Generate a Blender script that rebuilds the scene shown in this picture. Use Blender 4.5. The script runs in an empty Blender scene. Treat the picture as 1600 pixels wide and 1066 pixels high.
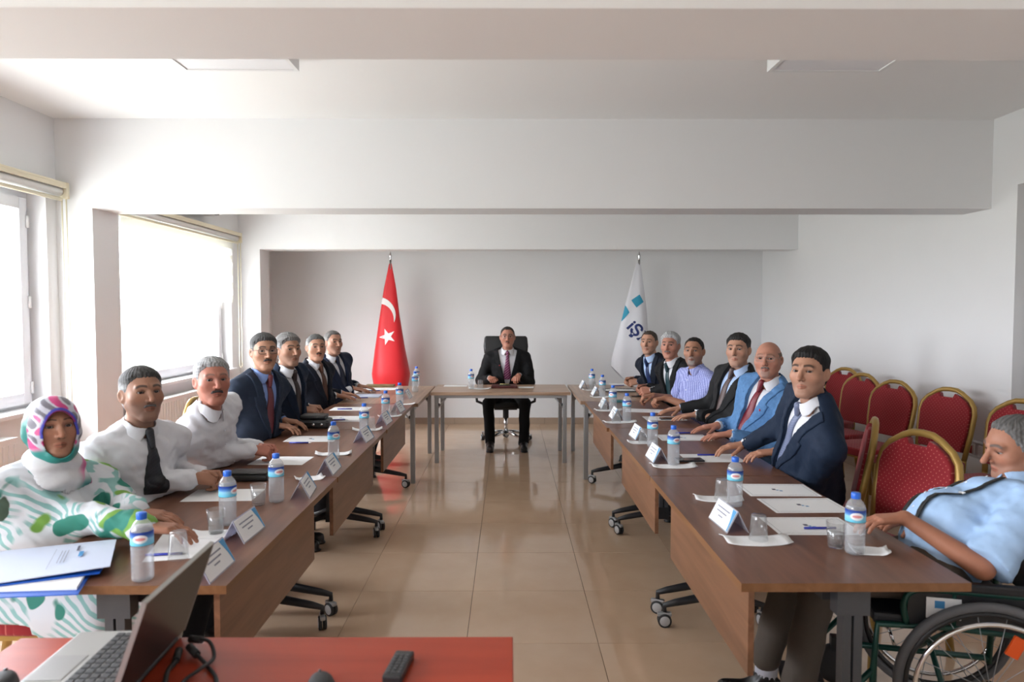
import bpy, bmesh, math, random
import numpy as np
from mathutils import Vector, Matrix, Euler

# ------------------------------------------------------------------ camera
FPX, VPX, VPY, EYE = 1100.0, 795.0, 485.0, 1.525      # focal length in px, room vanishing point, eye height
PITCH = math.atan((533.0 - VPY) / FPX)
YAW = math.atan((800.0 - VPX) / FPX)
scene = bpy.context.scene
COL = scene.collection
cam_data = bpy.data.cameras.new('camera')
cam_data.sensor_width = 36.0
cam_data.lens = 36.0 * FPX / 1600.0
cam_data.clip_start = 0.05
cam_data.dof.use_dof = True
cam_data.dof.focus_distance = 4.6
cam_data.dof.aperture_fstop = 3.2
cam = bpy.data.objects.new('camera', cam_data)
COL.objects.link(cam)
cam.location = (0, 0, EYE)
cam.rotation_euler = (math.pi / 2 - PITCH, 0, -YAW)
scene.camera = cam
# ------------------------------------------------------------------ world, exposure
SKY = 9.0
world = bpy.data.worlds.new('overcast_sky')
scene.world = world
world.use_nodes = True
bg = world.node_tree.nodes['Background']
wt = world.node_tree
w_tc = wt.nodes.new('ShaderNodeTexCoord'); w_sx = wt.nodes.new('ShaderNodeSeparateXYZ'); w_r = wt.nodes.new('ShaderNodeValToRGB')
w_mr = wt.nodes.new('ShaderNodeMapRange'); w_mr.inputs[1].default_value = -1.0; w_mr.inputs[2].default_value = 1.0
wt.links.new(w_tc.outputs['Generated'], w_sx.inputs[0]); wt.links.new(w_sx.outputs['Z'], w_mr.inputs[0]); wt.links.new(w_mr.outputs[0], w_r.inputs[0])
w_r.color_ramp.elements[0].position = .485; w_r.color_ramp.elements[0].color = (.44, .46, .44, 1)      # sunlit ground below the horizon
w_r.color_ramp.elements[1].position = .515; w_r.color_ramp.elements[1].color = (.92, .96, 1.03, 1)      # bright hazy sky
wt.links.new(w_r.outputs[0], bg.inputs[0])
bg.inputs[1].default_value = SKY
scene.view_settings.view_transform = 'Standard'
scene.view_settings.look = 'None'
scene.view_settings.gamma = 1.0
scene.view_settings.use_curve_mapping = False
scene.view_settings.exposure = 1.36
# daylight portals just inside the wall openings (they only guide sky sampling)
WINS = [(-1.35, 1.35), (2.3, 4.84), (5.36, 8.02)]      # along depth, on the left wall; the first is unseen, added for near light
WX, WZ0, WZ1 = -3.15, 0.84, 2.33
for i, (a, b) in enumerate(WINS):
    ld = bpy.data.lights.new('daylight_portal', 'AREA')
    ld.shape = 'RECTANGLE'; ld.size = WZ1 - WZ0; ld.size_y = b - a
    ld.cycles.is_portal = True
    lo = bpy.data.objects.new('daylight_portal', ld)
    lo.location = (WX - 0.30, (a + b) / 2, (WZ0 + WZ1) / 2)
    lo.rotation_euler = (0, -math.pi / 2, 0)
    COL.objects.link(lo)

rnd = random.Random(7)

def camray(px, py):
    v = Vector(((px - 800.0) / FPX, -(py - 533.0) / FPX, -1.0))
    return (cam.rotation_euler.to_matrix() @ v)
def onz(px, py, z):            # pixel -> point on a horizontal plane
    d = camray(px, py); t = (z - EYE) / d.z
    return Vector((d.x * t, d.y * t, z))
def aty(px, py, y):            # pixel -> point at a depth
    d = camray(px, py); t = y / d.y
    return Vector((d.x * t, y, EYE + d.z * t))

# ------------------------------------------------------------------ materials
MATS = {}
def mat(name, col, rough=0.5, metal=0.0, spec=0.5, noise=None, bump=None, sheen=0.0, coat=0.0):
    """noise=(scale, amount) varies the colour a little; bump=(scale, strength)."""
    if name in MATS: return MATS[name]
    m = bpy.data.materials.new(name); m.use_nodes = True
    nt = m.node_tree; b = nt.nodes['Principled BSDF']
    b.inputs['Base Color'].default_value = (*col, 1)
    b.inputs['Roughness'].default_value = rough
    b.inputs['Metallic'].default_value = metal
    b.inputs['Specular IOR Level'].default_value = spec
    b.inputs['Sheen Weight'].default_value = sheen
    b.inputs['Coat Weight'].default_value = coat
    if noise or bump:
        tc = nt.nodes.new('ShaderNodeTexCoord')
    if noise:
        n = nt.nodes.new('ShaderNodeTexNoise'); n.inputs['Scale'].default_value = noise[0]; n.inputs['Detail'].default_value = 4
        nt.links.new(tc.outputs['Object'], n.inputs['Vector'])
        r = nt.nodes.new('ShaderNodeMapRange'); r.inputs[3].default_value = 1 - noise[1]; r.inputs[4].default_value = 1 + noise[1]
        nt.links.new(n.outputs[0], r.inputs[0])
        mx = nt.nodes.new('ShaderNodeVectorMath'); mx.operation = 'SCALE'
        mx.inputs[0].default_value = col
        nt.links.new(r.outputs[0], mx.inputs['Scale'])
        nt.links.new(mx.outputs[0], b.inputs['Base Color'])
    if bump:
        n2 = nt.nodes.new('ShaderNodeTexNoise'); n2.inputs['Scale'].default_value = bump[0]; n2.inputs['Detail'].default_value = 3
        nt.links.new(tc.outputs['Object'], n2.inputs['Vector'])
        bp = nt.nodes.new('ShaderNodeBump'); bp.inputs['Strength'].default_value = bump[1]; bp.inputs['Distance'].default_value = 0.01
        nt.links.new(n2.outputs[0], bp.inputs['Height'])
        nt.links.new(bp.outputs[0], b.inputs['Normal'])
    MATS[name] = m
    return m

def ramp(nt, stops):
    r = nt.nodes.new('ShaderNodeValToRGB')
    el = r.color_ramp.elements
    while len(el) < len(stops): el.new(0.5)
    for e, (p, c) in zip(el, stops):
        e.position = p; e.color = (*c, 1)
    return r

def wood(name, c1, c2, axis='X', scale=1.0, rough=0.32, spec=0.32):
    m = bpy.data.materials.new(name); m.use_nodes = True
    nt = m.node_tree; b = nt.nodes['Principled BSDF']
    tc = nt.nodes.new('ShaderNodeTexCoord')
    mp = nt.nodes.new('ShaderNodeMapping')
    s = {'X': (1.2, 14, 14), 'Y': (14, 1.2, 14), 'Z': (14, 14, 1.2)}[axis]
    mp.inputs['Scale'].default_value = [k * scale for k in s]
    nt.links.new(tc.outputs['Object'], mp.inputs[0])
    n = nt.nodes.new('ShaderNodeTexNoise'); n.inputs['Scale'].default_value = 1.6; n.inputs['Detail'].default_value = 6
    n.inputs['Distortion'].default_value = 0.8
    nt.links.new(mp.outputs[0], n.inputs['Vector'])
    r = ramp(nt, [(0.3, c1), (0.7, c2)])
    nt.links.new(n.outputs[0], r.inputs[0])
    nt.links.new(r.outputs[0], b.inputs['Base Color'])
    b.inputs['Roughness'].default_value = rough
    b.inputs['Specular IOR Level'].default_value = spec
    MATS[name] = m
    return m

def clear(name, tint, gloss=0.12, milk=0.06):
    """thin clear plastic or glass: transparent + fresnel gloss + a little haze"""
    m = bpy.data.materials.new(name); m.use_nodes = True
    nt = m.node_tree; nt.nodes.remove(nt.nodes['Principled BSDF'])
    out = nt.nodes['Material Output']
    t = nt.nodes.new('ShaderNodeBsdfTransparent'); t.inputs[0].default_value = (*tint, 1)
    d = nt.nodes.new('ShaderNodeBsdfDiffuse'); d.inputs[0].default_value = (0.9, 0.92, 0.95, 1)
    g = nt.nodes.new('ShaderNodeBsdfGlossy'); g.inputs['Roughness'].default_value = 0.05
    lw = nt.nodes.new('ShaderNodeLayerWeight'); lw.inputs[0].default_value = 0.5
    pw = nt.nodes.new('ShaderNodeMath'); pw.operation = 'POWER'; pw.inputs[1].default_value = 4.0
    nt.links.new(lw.outputs['Facing'], pw.inputs[0])
    mm = nt.nodes.new('ShaderNodeMath'); mm.operation = 'MULTIPLY_ADD'; mm.inputs[1].default_value = 0.6; mm.inputs[2].default_value = 0.03 + gloss * 0.1
    nt.links.new(pw.outputs[0], mm.inputs[0])
    m1 = nt.nodes.new('ShaderNodeMixShader'); m1.inputs[0].default_value = milk
    nt.links.new(t.outputs[0], m1.inputs[1]); nt.links.new(d.outputs[0], m1.inputs[2])
    m2 = nt.nodes.new('ShaderNodeMixShader')
    nt.links.new(mm.outputs[0], m2.inputs[0]); nt.links.new(m1.outputs[0], m2.inputs[1]); nt.links.new(g.outputs[0], m2.inputs[2])
    nt.links.new(m2.outputs[0], out.inputs[0])
    MATS[name] = m
    return m

M_WALL = mat('white_wall_paint', (0.81, 0.81, 0.815), 0.75, noise=(3, 0.012), bump=(160, 0.03))
M_GREYWALL = mat('grey_niche_paint', (0.42, 0.42, 0.42), 0.7)
M_CEIL = mat('ceiling_paint', (0.90, 0.895, 0.89), 0.8)
M_PVC = mat('white_pvc', (0.80, 0.82, 0.86), 0.35)
M_CREAM = mat('cream_plastic', (0.75, 0.69, 0.52), 0.45)
M_WHITE = mat('white_plastic', (0.82, 0.82, 0.82), 0.4)
M_WHITEMETAL = mat('white_enamel', (0.80, 0.80, 0.80), 0.35)
M_GROUT = mat('tile_grout', (0.16, 0.13, 0.11), 0.8)
M_BLACKM = mat('black_metal', (0.02, 0.021, 0.024), 0.4)
M_DGREY = mat('dark_grey_metal', (0.055, 0.058, 0.064), 0.45)
M_GREYM = mat('silver_grey_metal', (0.42, 0.43, 0.44), 0.35, 0.6)
M_CHROME = mat('chrome', (0.75, 0.75, 0.76), 0.15, 1.0)
M_WHEEL = mat('grey_wheel_plastic', (0.50, 0.50, 0.51), 0.45)
M_RUBBER = mat('black_rubber', (0.03, 0.03, 0.032), 0.6)
M_GOLD = mat('gold_painted_steel', (0.40, 0.25, 0.065), 0.42, 0.35)
M_BLEATHER = mat('black_leather', (0.012, 0.012, 0.013), 0.42, bump=(90, 0.12))
M_PAPER = mat('white_paper', (0.86, 0.86, 0.86), 0.7)
M_NAPKIN = mat('napkin_paper', (0.84, 0.84, 0.84), 0.9, bump=(60, 0.3))
M_INK = mat('grey_ink', (0.10, 0.10, 0.14), 0.7)
M_LOGO = mat('blue_ink', (0.05, 0.24, 0.50), 0.6)
M_BLUEPEN = mat('blue_pen_plastic', (0.02, 0.03, 0.32), 0.3)
M_CAP = mat('blue_bottle_cap', (0.02, 0.14, 0.66), 0.35)
M_WALNUT = wood('walnut_laminate', (0.125, 0.054, 0.031), (0.20, 0.089, 0.052), 'Y')
M_WALNUTV = wood('walnut_panel_laminate', (0.150, 0.070, 0.037), (0.25, 0.120, 0.066), 'Y')
M_EDGE = wood('brown_edge_band', (0.17, 0.075, 0.03), (0.23, 0.11, 0.05), 'Y')
M_OAK = wood('light_oak_laminate', (0.27, 0.165, 0.105), (0.47, 0.32, 0.22), 'X')
M_OAKY = wood('light_oak_laminate_long', (0.27, 0.165, 0.105), (0.47, 0.32, 0.22), 'Y')
M_MAHOG = wood('red_mahogany_laminate', (0.33, 0.035, 0.012), (0.41, 0.050, 0.018), 'X', 0.6, 0.34, 0.28)
M_GLASS = clear('window_glass', (1, 1, 1), 0.05, 0.0)
M_PET = clear('clear_bottle_plastic', (0.985, 0.99, 0.995), 0.3, 0.20)
M_TUMBLER = clear('clear_drinking_glass', (0.98, 0.985, 0.985), 0.35, 0.05)
M_ACRYL = clear('lavender_acrylic', (0.80, 0.80, 0.95), 0.2, 0.35)

def tile_mat():
    m = bpy.data.materials.new('polished_beige_tile'); m.use_nodes = True
    nt = m.node_tree; b = nt.nodes['Principled BSDF']
    tc = nt.nodes.new('ShaderNodeTexCoord')
    g = nt.nodes.new('ShaderNodeObjectInfo')
    n = nt.nodes.new('ShaderNodeTexNoise'); n.inputs['Scale'].default_value = 5; n.inputs['Detail'].default_value = 5
    nt.links.new(tc.outputs['Object'], n.inputs['Vector'])
    r = ramp(nt, [(0.3, (0.60, 0.425, 0.29)), (0.7, (0.64, 0.465, 0.325))])
    nt.links.new(n.outputs[0], r.inputs[0])
    mr = nt.nodes.new('ShaderNodeMapRange'); mr.inputs[3].default_value = 0.97; mr.inputs[4].default_value = 1.03
    nt.links.new(g.outputs['Random'], mr.inputs[0])
    mx = nt.nodes.new('ShaderNodeVectorMath'); mx.operation = 'SCALE'
    nt.links.new(r.outputs[0], mx.inputs[0]); nt.links.new(mr.outputs[0], mx.inputs['Scale'])
    nt.links.new(mx.outputs[0], b.inputs['Base Color'])
    b.inputs['Roughness'].default_value = 0.10
    b.inputs['Specular IOR Level'].default_value = 0.6
    return m
M_TILE = tile_mat()
M_SKIRT = mat('beige_skirting_tile', (0.40, 0.30, 0.225), 0.25, noise=(6, 0.05))

def chair_fabric():
    m = bpy.data.materials.new('red_dotted_fabric'); m.use_nodes = True
    nt = m.node_tree; b = nt.nodes['Principled BSDF']
    tc = nt.nodes.new('ShaderNodeTexCoord')
    mp = nt.nodes.new('ShaderNodeMapping'); mp.inputs['Rotation'].default_value = (0, math.pi / 4, math.pi / 4)
    vo = nt.nodes.new('ShaderNodeTexVoronoi'); vo.inputs['Scale'].default_value = 52; vo.inputs['Randomness'].default_value = 0.0
    mp2 = nt.nodes.new('ShaderNodeMapping'); mp2.inputs['Rotation'].default_value = (0, 0, 0)
    nt.links.new(tc.outputs['UV'], mp2.inputs[0])
    nt.links.new(mp2.outputs[0], vo.inputs['Vector'])
    vo.voronoi_dimensions = '2D'
    r = ramp(nt, [(0.09, (0.50, 0.12, 0.10)), (0.17, (0.27, 0.003, 0.010))])
    nt.links.new(vo.outputs['Distance'], r.inputs[0])
    nt.links.new(r.outputs[0], b.inputs['Base Color'])
    b.inputs['Roughness'].default_value = 0.75
    b.inputs['Sheen Weight'].default_value = 0.15
    bp = nt.nodes.new('ShaderNodeBump'); bp.inputs['Strength'].default_value = 0.25; bp.inputs['Distance'].default_value = 0.004
    nt.links.new(vo.outputs['Distance'], bp.inputs['Height']); nt.links.new(bp.outputs[0], b.inputs['Normal'])
    return m
M_RED = chair_fabric()

# ------------------------------------------------------------------ mesh helpers
class MB:
    """collects boxes, tubes, lathes and prisms; build() links them as ONE mesh object"""
    def __init__(s): s.v = []; s.f = []; s.sm = []; s.mi = []; s.uv = None; s.cur = 0
    def add(s, v, f, smooth=False, M=None):
        o = len(s.v)
        if M is not None: v = [M @ Vector(p) for p in v]
        s.v += [tuple(p) for p in v]
        s.f += [tuple(i + o for i in q) for q in f]
        s.sm += [smooth] * len(f); s.mi += [s.cur] * len(f)
        return s
    def box(s, x0, x1, y0, y1, z0, z1, M=None, bev=0.0):
        if bev:
            bm = bmesh.new(); bmesh.ops.create_cube(bm, size=1)
            for v in bm.verts:
                v.co = Vector(((x0 + x1) / 2 + v.co.x * (x1 - x0), (y0 + y1) / 2 + v.co.y * (y1 - y0), (z0 + z1) / 2 + v.co.z * (z1 - z0)))
            bmesh.ops.bevel(bm, geom=list(bm.edges), offset=bev, segments=2, profile=0.6, affect='EDGES')
            bm.verts.index_update()
            s.add([v.co.copy() for v in bm.verts], [[v.index for v in f.verts] for f in bm.faces], False, M); bm.free(); return s
        v = [(x, y, z) for x in (x0, x1) for y in (y0, y1) for z in (z0, z1)]
        f = [(0, 1, 3, 2), (4, 6, 7, 5), (0, 4, 5, 1), (2, 3, 7, 6), (0, 2, 6, 4), (1, 5, 7, 3)]
        return s.add(v, f, False, M)
    def tube(s, pts, r, n=10, cap=True, closed=False, M=None, sq=1.0):
        pts = [Vector(p) for p in pts]; k = len(pts)
        rs = r if isinstance(r, (list, tuple)) else [r] * k
        v = []; f = []; up = None
        for i, p in enumerate(pts):
            a = pts[(i - 1) % k] if (closed or i > 0) else p
            b = pts[(i + 1) % k] if (closed or i < k - 1) else p
            d = (b - a).normalized()
            if up is None:
                up = Vector((0, 0, 1)) if abs(d.z) < 0.9 else Vector((1, 0, 0))
            e1 = (up - d * up.dot(d))
            if e1.length < 1e-5: e1 = d.orthogonal()
            e1.normalize(); up = e1; e2 = d.cross(e1)
            for j in range(n):
                t = 2 * math.pi * j / n
                v.append(p + (e1 * math.cos(t) + e2 * math.sin(t) * sq) * rs[i])
        m = k if closed else k - 1
        for i in range(m):
            for j in range(n):
                a = i * n + j; b = i * n + (j + 1) % n
                c = ((i + 1) % k) * n + (j + 1) % n; d2 = ((i + 1) % k) * n + j
                f.append((a, b, c, d2))
        s.add(v, f, True, M)
        if cap and not closed:
            s.add(v[:n], [tuple(range(n))[::-1]], False, M); s.add(v[-n:], [tuple(range(n))], False, M)
        return s
    def lathe(s, prof, n=20, M=None, smooth=True):
        v = []; f = []
        for (r, z) in prof:
            for j in range(n):
                t = 2 * math.pi * j / n
                v.append((r * math.cos(t), r * math.sin(t), z))
        for i in range(len(prof) - 1):
            for j in range(n):
                f.append((i * n + j, i * n + (j + 1) % n, (i + 1) * n + (j + 1) % n, (i + 1) * n + j))
        return s.add(v, f, smooth, M)
    def prism(s, poly, h0, h1, M=None):
        """polygon in xy, extruded from z=h0 to h1"""
        n = len(poly)
        v = [(x, y, h0) for x, y in poly] + [(x, y, h1) for x, y in poly]
        f = [tuple(range(n))[::-1], tuple(range(n, 2 * n))] + [(i, (i + 1) % n, n + (i + 1) % n, n + i) for i in range(n)]
        return s.add(v, f, False, M)
    def mesh(s, name, mats):
        me = bpy.data.meshes.new(name)
        me.from_pydata(s.v, [], s.f)
        me.polygons.foreach_set('use_smooth', s.sm)
        for m in (mats if isinstance(mats, (list, tuple)) else [mats]): me.materials.append(m)
        me.polygons.foreach_set('material_index', s.mi)
        bm = bmesh.new(); bm.from_mesh(me); bmesh.ops.remove_doubles(bm, verts=bm.verts, dist=1e-5)
        bmesh.ops.recalc_face_normals(bm, faces=bm.faces); bm.to_mesh(me); bm.free()
        return me
    def build(s, name, mats, parent=None, loc=(0, 0, 0), rz=0):
        return link(name, s.mesh(name, mats), parent, loc, rz)

def link(name, me, parent=None, loc=(0, 0, 0), rz=0):
    o = bpy.data.objects.new(name, me); COL.objects.link(o)
    if parent is not None: o.parent = parent
    o.location = loc; o.rotation_euler = (0, 0, rz)
    return o
def tag(o, label=None, cat=None, group=None, kind=None):
    if label: o['label'] = label
    if cat: o['category'] = cat
    if group: o['group'] = group
    if kind: o['kind'] = kind
    return o
def empty(name, loc=(0, 0, 0), rz=0):
    o = bpy.data.objects.new(name, None); COL.objects.link(o)
    o.location = loc; o.rotation_euler = (0, 0, rz); o.empty_display_size = 0.1
    return o
def kids(o): return [c for c in COL.objects if c.parent == o]
def copy_tree(o, parent=None, ch=None):
    c = o.copy(); COL.objects.link(c); c.parent = parent
    for k in list(o.children): copy_tree(k, c)
    return c
def Tm(x=0, y=0, z=0, rx=0, ry=0, rz=0):
    return Matrix.Translation((x, y, z)) @ Euler((rx, ry, rz)).to_matrix().to_4x4()

# ------------------------------------------------------------------ the room
XL, XR, YN, YB, ZC = -3.15, 3.38, -2.6, 9.40, 2.853
def struct(o, label, cat): return tag(o, label, cat, kind='structure')

fl = MB().box(XL - .02, XR + .1, YN - .02, YB + .02, -0.14, -0.012).build('floor', M_GROUT)
struct(fl, 'polished beige tiled floor running down the room', 'floor')
TS = 0.605
gx0, gy0 = -0.195, 4.37
tile_me = {}
def tile_mesh(w, d):
    k = (round(w, 3), round(d, 3))
    if k not in tile_me:
        tile_me[k] = MB().box(-w / 2, w / 2, -d / 2, d / 2, -0.012, 0.0, bev=0.0012).mesh('tile', M_TILE)
    return tile_me[k]
i0 = math.floor((XL - gx0) / TS); j0 = math.floor((YN - gy0) / TS)
for i in range(i0, i0 + 13):
    for j in range(j0, j0 + 22):
        xa, xb = max(XL, gx0 + i * TS), min(XR, gx0 + (i + 1) * TS)
        ya, yb = max(YN, gy0 + j * TS), min(YB, gy0 + (j + 1) * TS)
        if xb - xa < 0.01 or yb - ya < 0.01: continue
        link('tile', tile_mesh(xb - xa - 0.0022, yb - ya - 0.0022), fl, ((xa + xb) / 2, (ya + yb) / 2, 0))

struct(MB().box(XL - .35, XR + .35, YN - .2, YB + .2, ZC, ZC + 0.2).build('ceiling', M_CEIL), 'flat white ceiling between the beams', 'ceiling')
struct(MB().box(XL - .35, XR + .35, YB, YB + 0.2, -.14, ZC).build('wall_back', M_WALL), 'plain light grey back wall behind the flags', 'wall')
struct(MB().box(XL - .35, XR + .35, YN - 0.2, YN, -.14, ZC).build('wall_rear', M_WALL), 'white wall behind the photographer', 'wall')
# left wall with its window openings
wl = MB(); T = 0.30
ys = [YN] + [k for w in WINS for k in w] + [YB]
for q in range(0, len(ys), 2):
    wl.box(XL - T, XL, ys[q], ys[q + 1], -.14, ZC)
for a, b in WINS:
    wl.box(XL - T, XL, a, b, -.14, WZ0); wl.box(XL - T, XL, a, b, WZ1, ZC)
struct(wl.build('wall_left', M_WALL), 'white window wall on the left', 'wall')
# right wall with a grey niche near the camera
NY0, NY1, NZ = 2.6, 4.70, 2.36
wr_ = MB().box(XR, XR + .3, YN, NY0, -.14, ZC).box(XR, XR + .3, NY1, YB, -.14, ZC).box(XR, XR + .3, NY0, NY1, NZ, ZC)
struct(wr_.build('wall_right', M_WALL), 'plain white wall behind the row of red chairs', 'wall')
d1 = MB().box(XR + .10, XR + .3, NY0, NY1, -.14, NZ).build('door_1', M_GREYWALL)
struct(d1, 'grey recessed door panel at the right edge', 'door')
MB().box(XR + .085, XR + .10, NY0 + .05, NY0 + 1.02, 0.02, NZ - .05, bev=.004).build('door_leaf', M_GREYWALL, d1)
MB().box(XR + .085, XR + .10, NY0 + 1.04, NY1 - .03, 0.02, NZ - .05, bev=.004).build('door_leaf', M_GREYWALL, d1)

# beams and pillars
ZB = 2.236
for n, (a, b, lab) in enumerate([(1.69, 2.03, 'nearest ceiling beam across the top of the picture'),
                                 (4.95, 5.26, 'deep middle ceiling beam spanning the room'),
                                 (8.25, 8.50, 'far ceiling beam just in front of the back wall')]):
    o = MB().box(XL, XR, a, b, ZB, ZC).build('trim_%d' % (n + 1), M_WALL); struct(o, lab, 'beam')
for n, (a, b, lab) in enumerate([(1.69, 2.03, 'left wall pillar under the nearest beam'), (4.95, 5.28, 'left wall pillar between the two windows'),
                                 (8.25, 8.56, 'left wall pillar beyond the far window')]):
    o = MB().box(XL, XL + .25, a, b, 0, ZB).build('trim_%d' % (n + 4), M_WALL); struct(o, lab, 'pillar')

# skirting tiles
sk = {}
def skirt_mesh(w):
    k = round(w, 3)
    if k not in sk: sk[k] = MB().box(-w / 2, w / 2, -.009, 0, 0, .085, bev=.0015).mesh('skirting_tile', M_SKIRT)
    return sk[k]
def skirting(name, a, b, label):
    a, b = Vector(a), Vector(b); d = b - a; L = d.length; rz = math.atan2(d.y, d.x)
    root = MB().box(0, L, -.004, 0, 0, .084).build(name, M_GROUT, None, a, rz); struct(root, label, 'baseboard')
    n = int(L // TS)
    for i in range(n + 1):
        w = min(TS, L - i * TS)
        if w > .02: link('skirting_tile', skirt_mesh(w - .003), root, (i * TS + w / 2, 0, 0))
skirting('baseboard_back', (XL, YB, 0), (XR, YB, 0), 'beige skirting tiles along the back wall')
skirting('baseboard_right', (XR, YB, 0), (XR, NY1, 0), 'beige skirting tiles along the right wall')
skirting('baseboard_left', (XL, 5.28, 0), (XL, 8.25, 0), 'beige skirting tiles under the far window')

# windows
def window(n, a, b, label):
    x0, x1 = XL - .20, XL - .13
    fr = MB()
    w = .055
    fr.box(x0, x1, a, a + w, WZ0, WZ1).box(x0, x1, b - w, b, WZ0, WZ1)
    fr.box(x0, x1, a + w, b - w, WZ0, WZ0 + w).box(x0, x1, a + w, b - w, WZ1 - w, WZ1)
    mid = a + (b - a) * 0.5
    if n < 3: fr.box(x0, x1, mid - .035, mid + .035, WZ0 + w, WZ1 - w)
    root = fr.build('window_%d' % n, M_PVC); struct(root, label, 'window')
    for s0, s1 in (((a + w, mid - .035), (mid + .035, b - w)) if n < 3 else ((a + w, b - w),)):
        sw = .075; q0, q1 = x1 - .03, x1 + .035
        sash = MB()
        sash.box(q0, q1, s0, s0 + sw, WZ0 + w, WZ1 - w, bev=.006).box(q0, q1, s1 - sw, s1, WZ0 + w, WZ1 - w, bev=.006)
        sash.box(q0, q1, s0 + sw, s1 - sw, WZ0 + w, WZ0 + w + sw).box(q0, q1, s0 + sw, s1 - sw, WZ1 - w - sw, WZ1 - w)
        so = sash.build('sash', M_PVC, root)
        MB().box(q0 + .02, q0 + .026, s0 + sw, s1 - sw, WZ0 + w + sw, WZ1 - w - sw).build('pane', M_GLASS, so)
        for z in (1.0, 1.58, 2.12):
            MB().tube([(q1 + .006, s1 - .004, z - .04), (q1 + .006, s1 - .004, z + .04)], .010, 8).build('hinge', M_WHITE, so)
        hb = MB().box(q1, q1 + .012, s0 + .025, s0 + .05, 1.50, 1.57).box(q1 + .012, q1 + .05, s0 + .032, s0 + .045, 1.525, 1.545)
        hb.box(q1 + .038, q1 + .052, s0 + .028, s0 + .048, 1.41, 1.545, bev=.004).build('handle', M_WHITE, so)
    MB().box(XL - .13, XL + .05, a - .03, b + .03, WZ0 + .001, WZ0 + .03, bev=.006).build('window_sill', M_WHITEMETAL, root)
    return root
window(1, *WINS[0], 'unseen white framed window beside the photographer, added to light the near end')  # out of view, added so daylight reaches the near part of the room
window(2, *WINS[1], 'white framed window at the left edge, overexposed daylight outside')
window(3, *WINS[2], 'large white framed window between the two pillars')

# zebra roller blinds
def blind_fabric():
    m = bpy.data.materials.new('zebra_blind_fabric'); m.use_nodes = True
    nt = m.node_tree; nt.nodes.remove(nt.nodes['Principled BSDF']); out = nt.nodes['Material Output']
    d = nt.nodes.new('ShaderNodeBsdfDiffuse'); d.inputs[0].default_value = (0.85, 0.84, 0.80, 1)
    t = nt.nodes.new('ShaderNodeBsdfTranslucent'); t.inputs[0].default_value = (0.75, 0.74, 0.70, 1)
    mx = nt.nodes.new('ShaderNodeMixShader'); mx.inputs[0].default_value = 0.6
    nt.links.new(d.outputs[0], mx.inputs[1]); nt.links.new(t.outputs[0], mx.inputs[2]); nt.links.new(mx.outputs[0], out.inputs[0])
    return m
M_ZEBRA = blind_fabric()
def sheer_mat():
    m = bpy.data.materials.new('sheer_blind_fabric'); m.use_nodes = True
    nt = m.node_tree; nt.nodes.remove(nt.nodes['Principled BSDF']); out = nt.nodes['Material Output']
    d = nt.nodes.new('ShaderNodeBsdfTranslucent'); d.inputs[0].default_value = (0.9, 0.9, 0.88, 1)
    t = nt.nodes.new('ShaderNodeBsdfTransparent')
    mx = nt.nodes.new('ShaderNodeMixShader'); mx.inputs[0].default_value = 0.25
    nt.links.new(t.outputs[0], mx.inputs[1]); nt.links.new(d.outputs[0], mx.inputs[2]); nt.links.new(mx.outputs[0], out.inputs[0])
    return m
M_SHEER = sheer_mat()
def blind(a, b, drop, label, cord=True):
    zt = WZ1 + .01
    root = empty('roller_blind', (XL, (a + b) / 2, zt)); tag(root, label, 'blind', 'roller blinds over the windows')
    h = (b - a) / 2
    MB().box(.0, .115, -h, h, .045, .06, bev=.003).box(.100, .115, -h, h, .02, .045).build('head_rail', M_CREAM, root)
    MB().tube([(.06, -h + .02, 0), (.06, h - .02, 0)], .036, 14).build('fabric_roll', M_WHITE, root)
    for s in (-1, 1):
        MB().box(.0, .12, s * h - .012, s * h + .012, -.05, .062, bev=.005).build('bracket', M_CREAM, root)
    MB().tube([(.085, -h + .03, -.055), (.085, h - .03, -.055)], .014, 10).build('bottom_bar', M_CREAM, root)
    if cord:
        MB().tube([(.10, h + .004, 0), (.10, h + .004, -1.45), (.085, h + .004, -1.47), (.07, h + .004, -1.45), (.07, h + .004, 0)], .005, 6).build('pull_cord', M_CREAM, root)
    if drop:
        z = -.05; k = 0
        while z > -drop:
            hh = .075
            MB().box(.028, .030, -h + .3, h - .05, z - hh, z).build('fabric_band', M_ZEBRA if k % 2 == 0 else M_SHEER, root)
            z -= hh; k += 1
    return root
blind(WINS[1][0] + .05, WINS[1][1] + .06, 0, 'cream roller blind rolled up above the nearer window')
blind(WINS[2][0] + .05, WINS[2][1] + .03, .72, 'striped zebra blind half lowered in the window between the pillars')

# ceiling lights
def ceiling_light(x, y, label):
    root = empty('ceiling_light', (x, y, ZC)); tag(root, label, 'ceiling light', 'square ceiling lights')
    w = .30; t = .075
    b = MB().box(-w, w, -w, -w + .02, -t, 0).box(-w, w, w - .02, w, -t, 0).box(-w, -w + .02, -w + .02, w - .02, -t, 0).box(w - .02, w, -w + .02, w - .02, -t, 0)
    b.build('frame', M_WHITEMETAL, root)
    MB().box(-w + .02, w - .02, -w + .02, w - .02, -t + .006, -t + .014).build('diffuser', mat('opal_diffuser', (.82, .82, .85), .5), root)
ceiling_light(-1.40, 3.46, 'square ceiling light panel on the window side')
ceiling_light(1.66, 3.46, 'square ceiling light panel towards the right wall')

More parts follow.
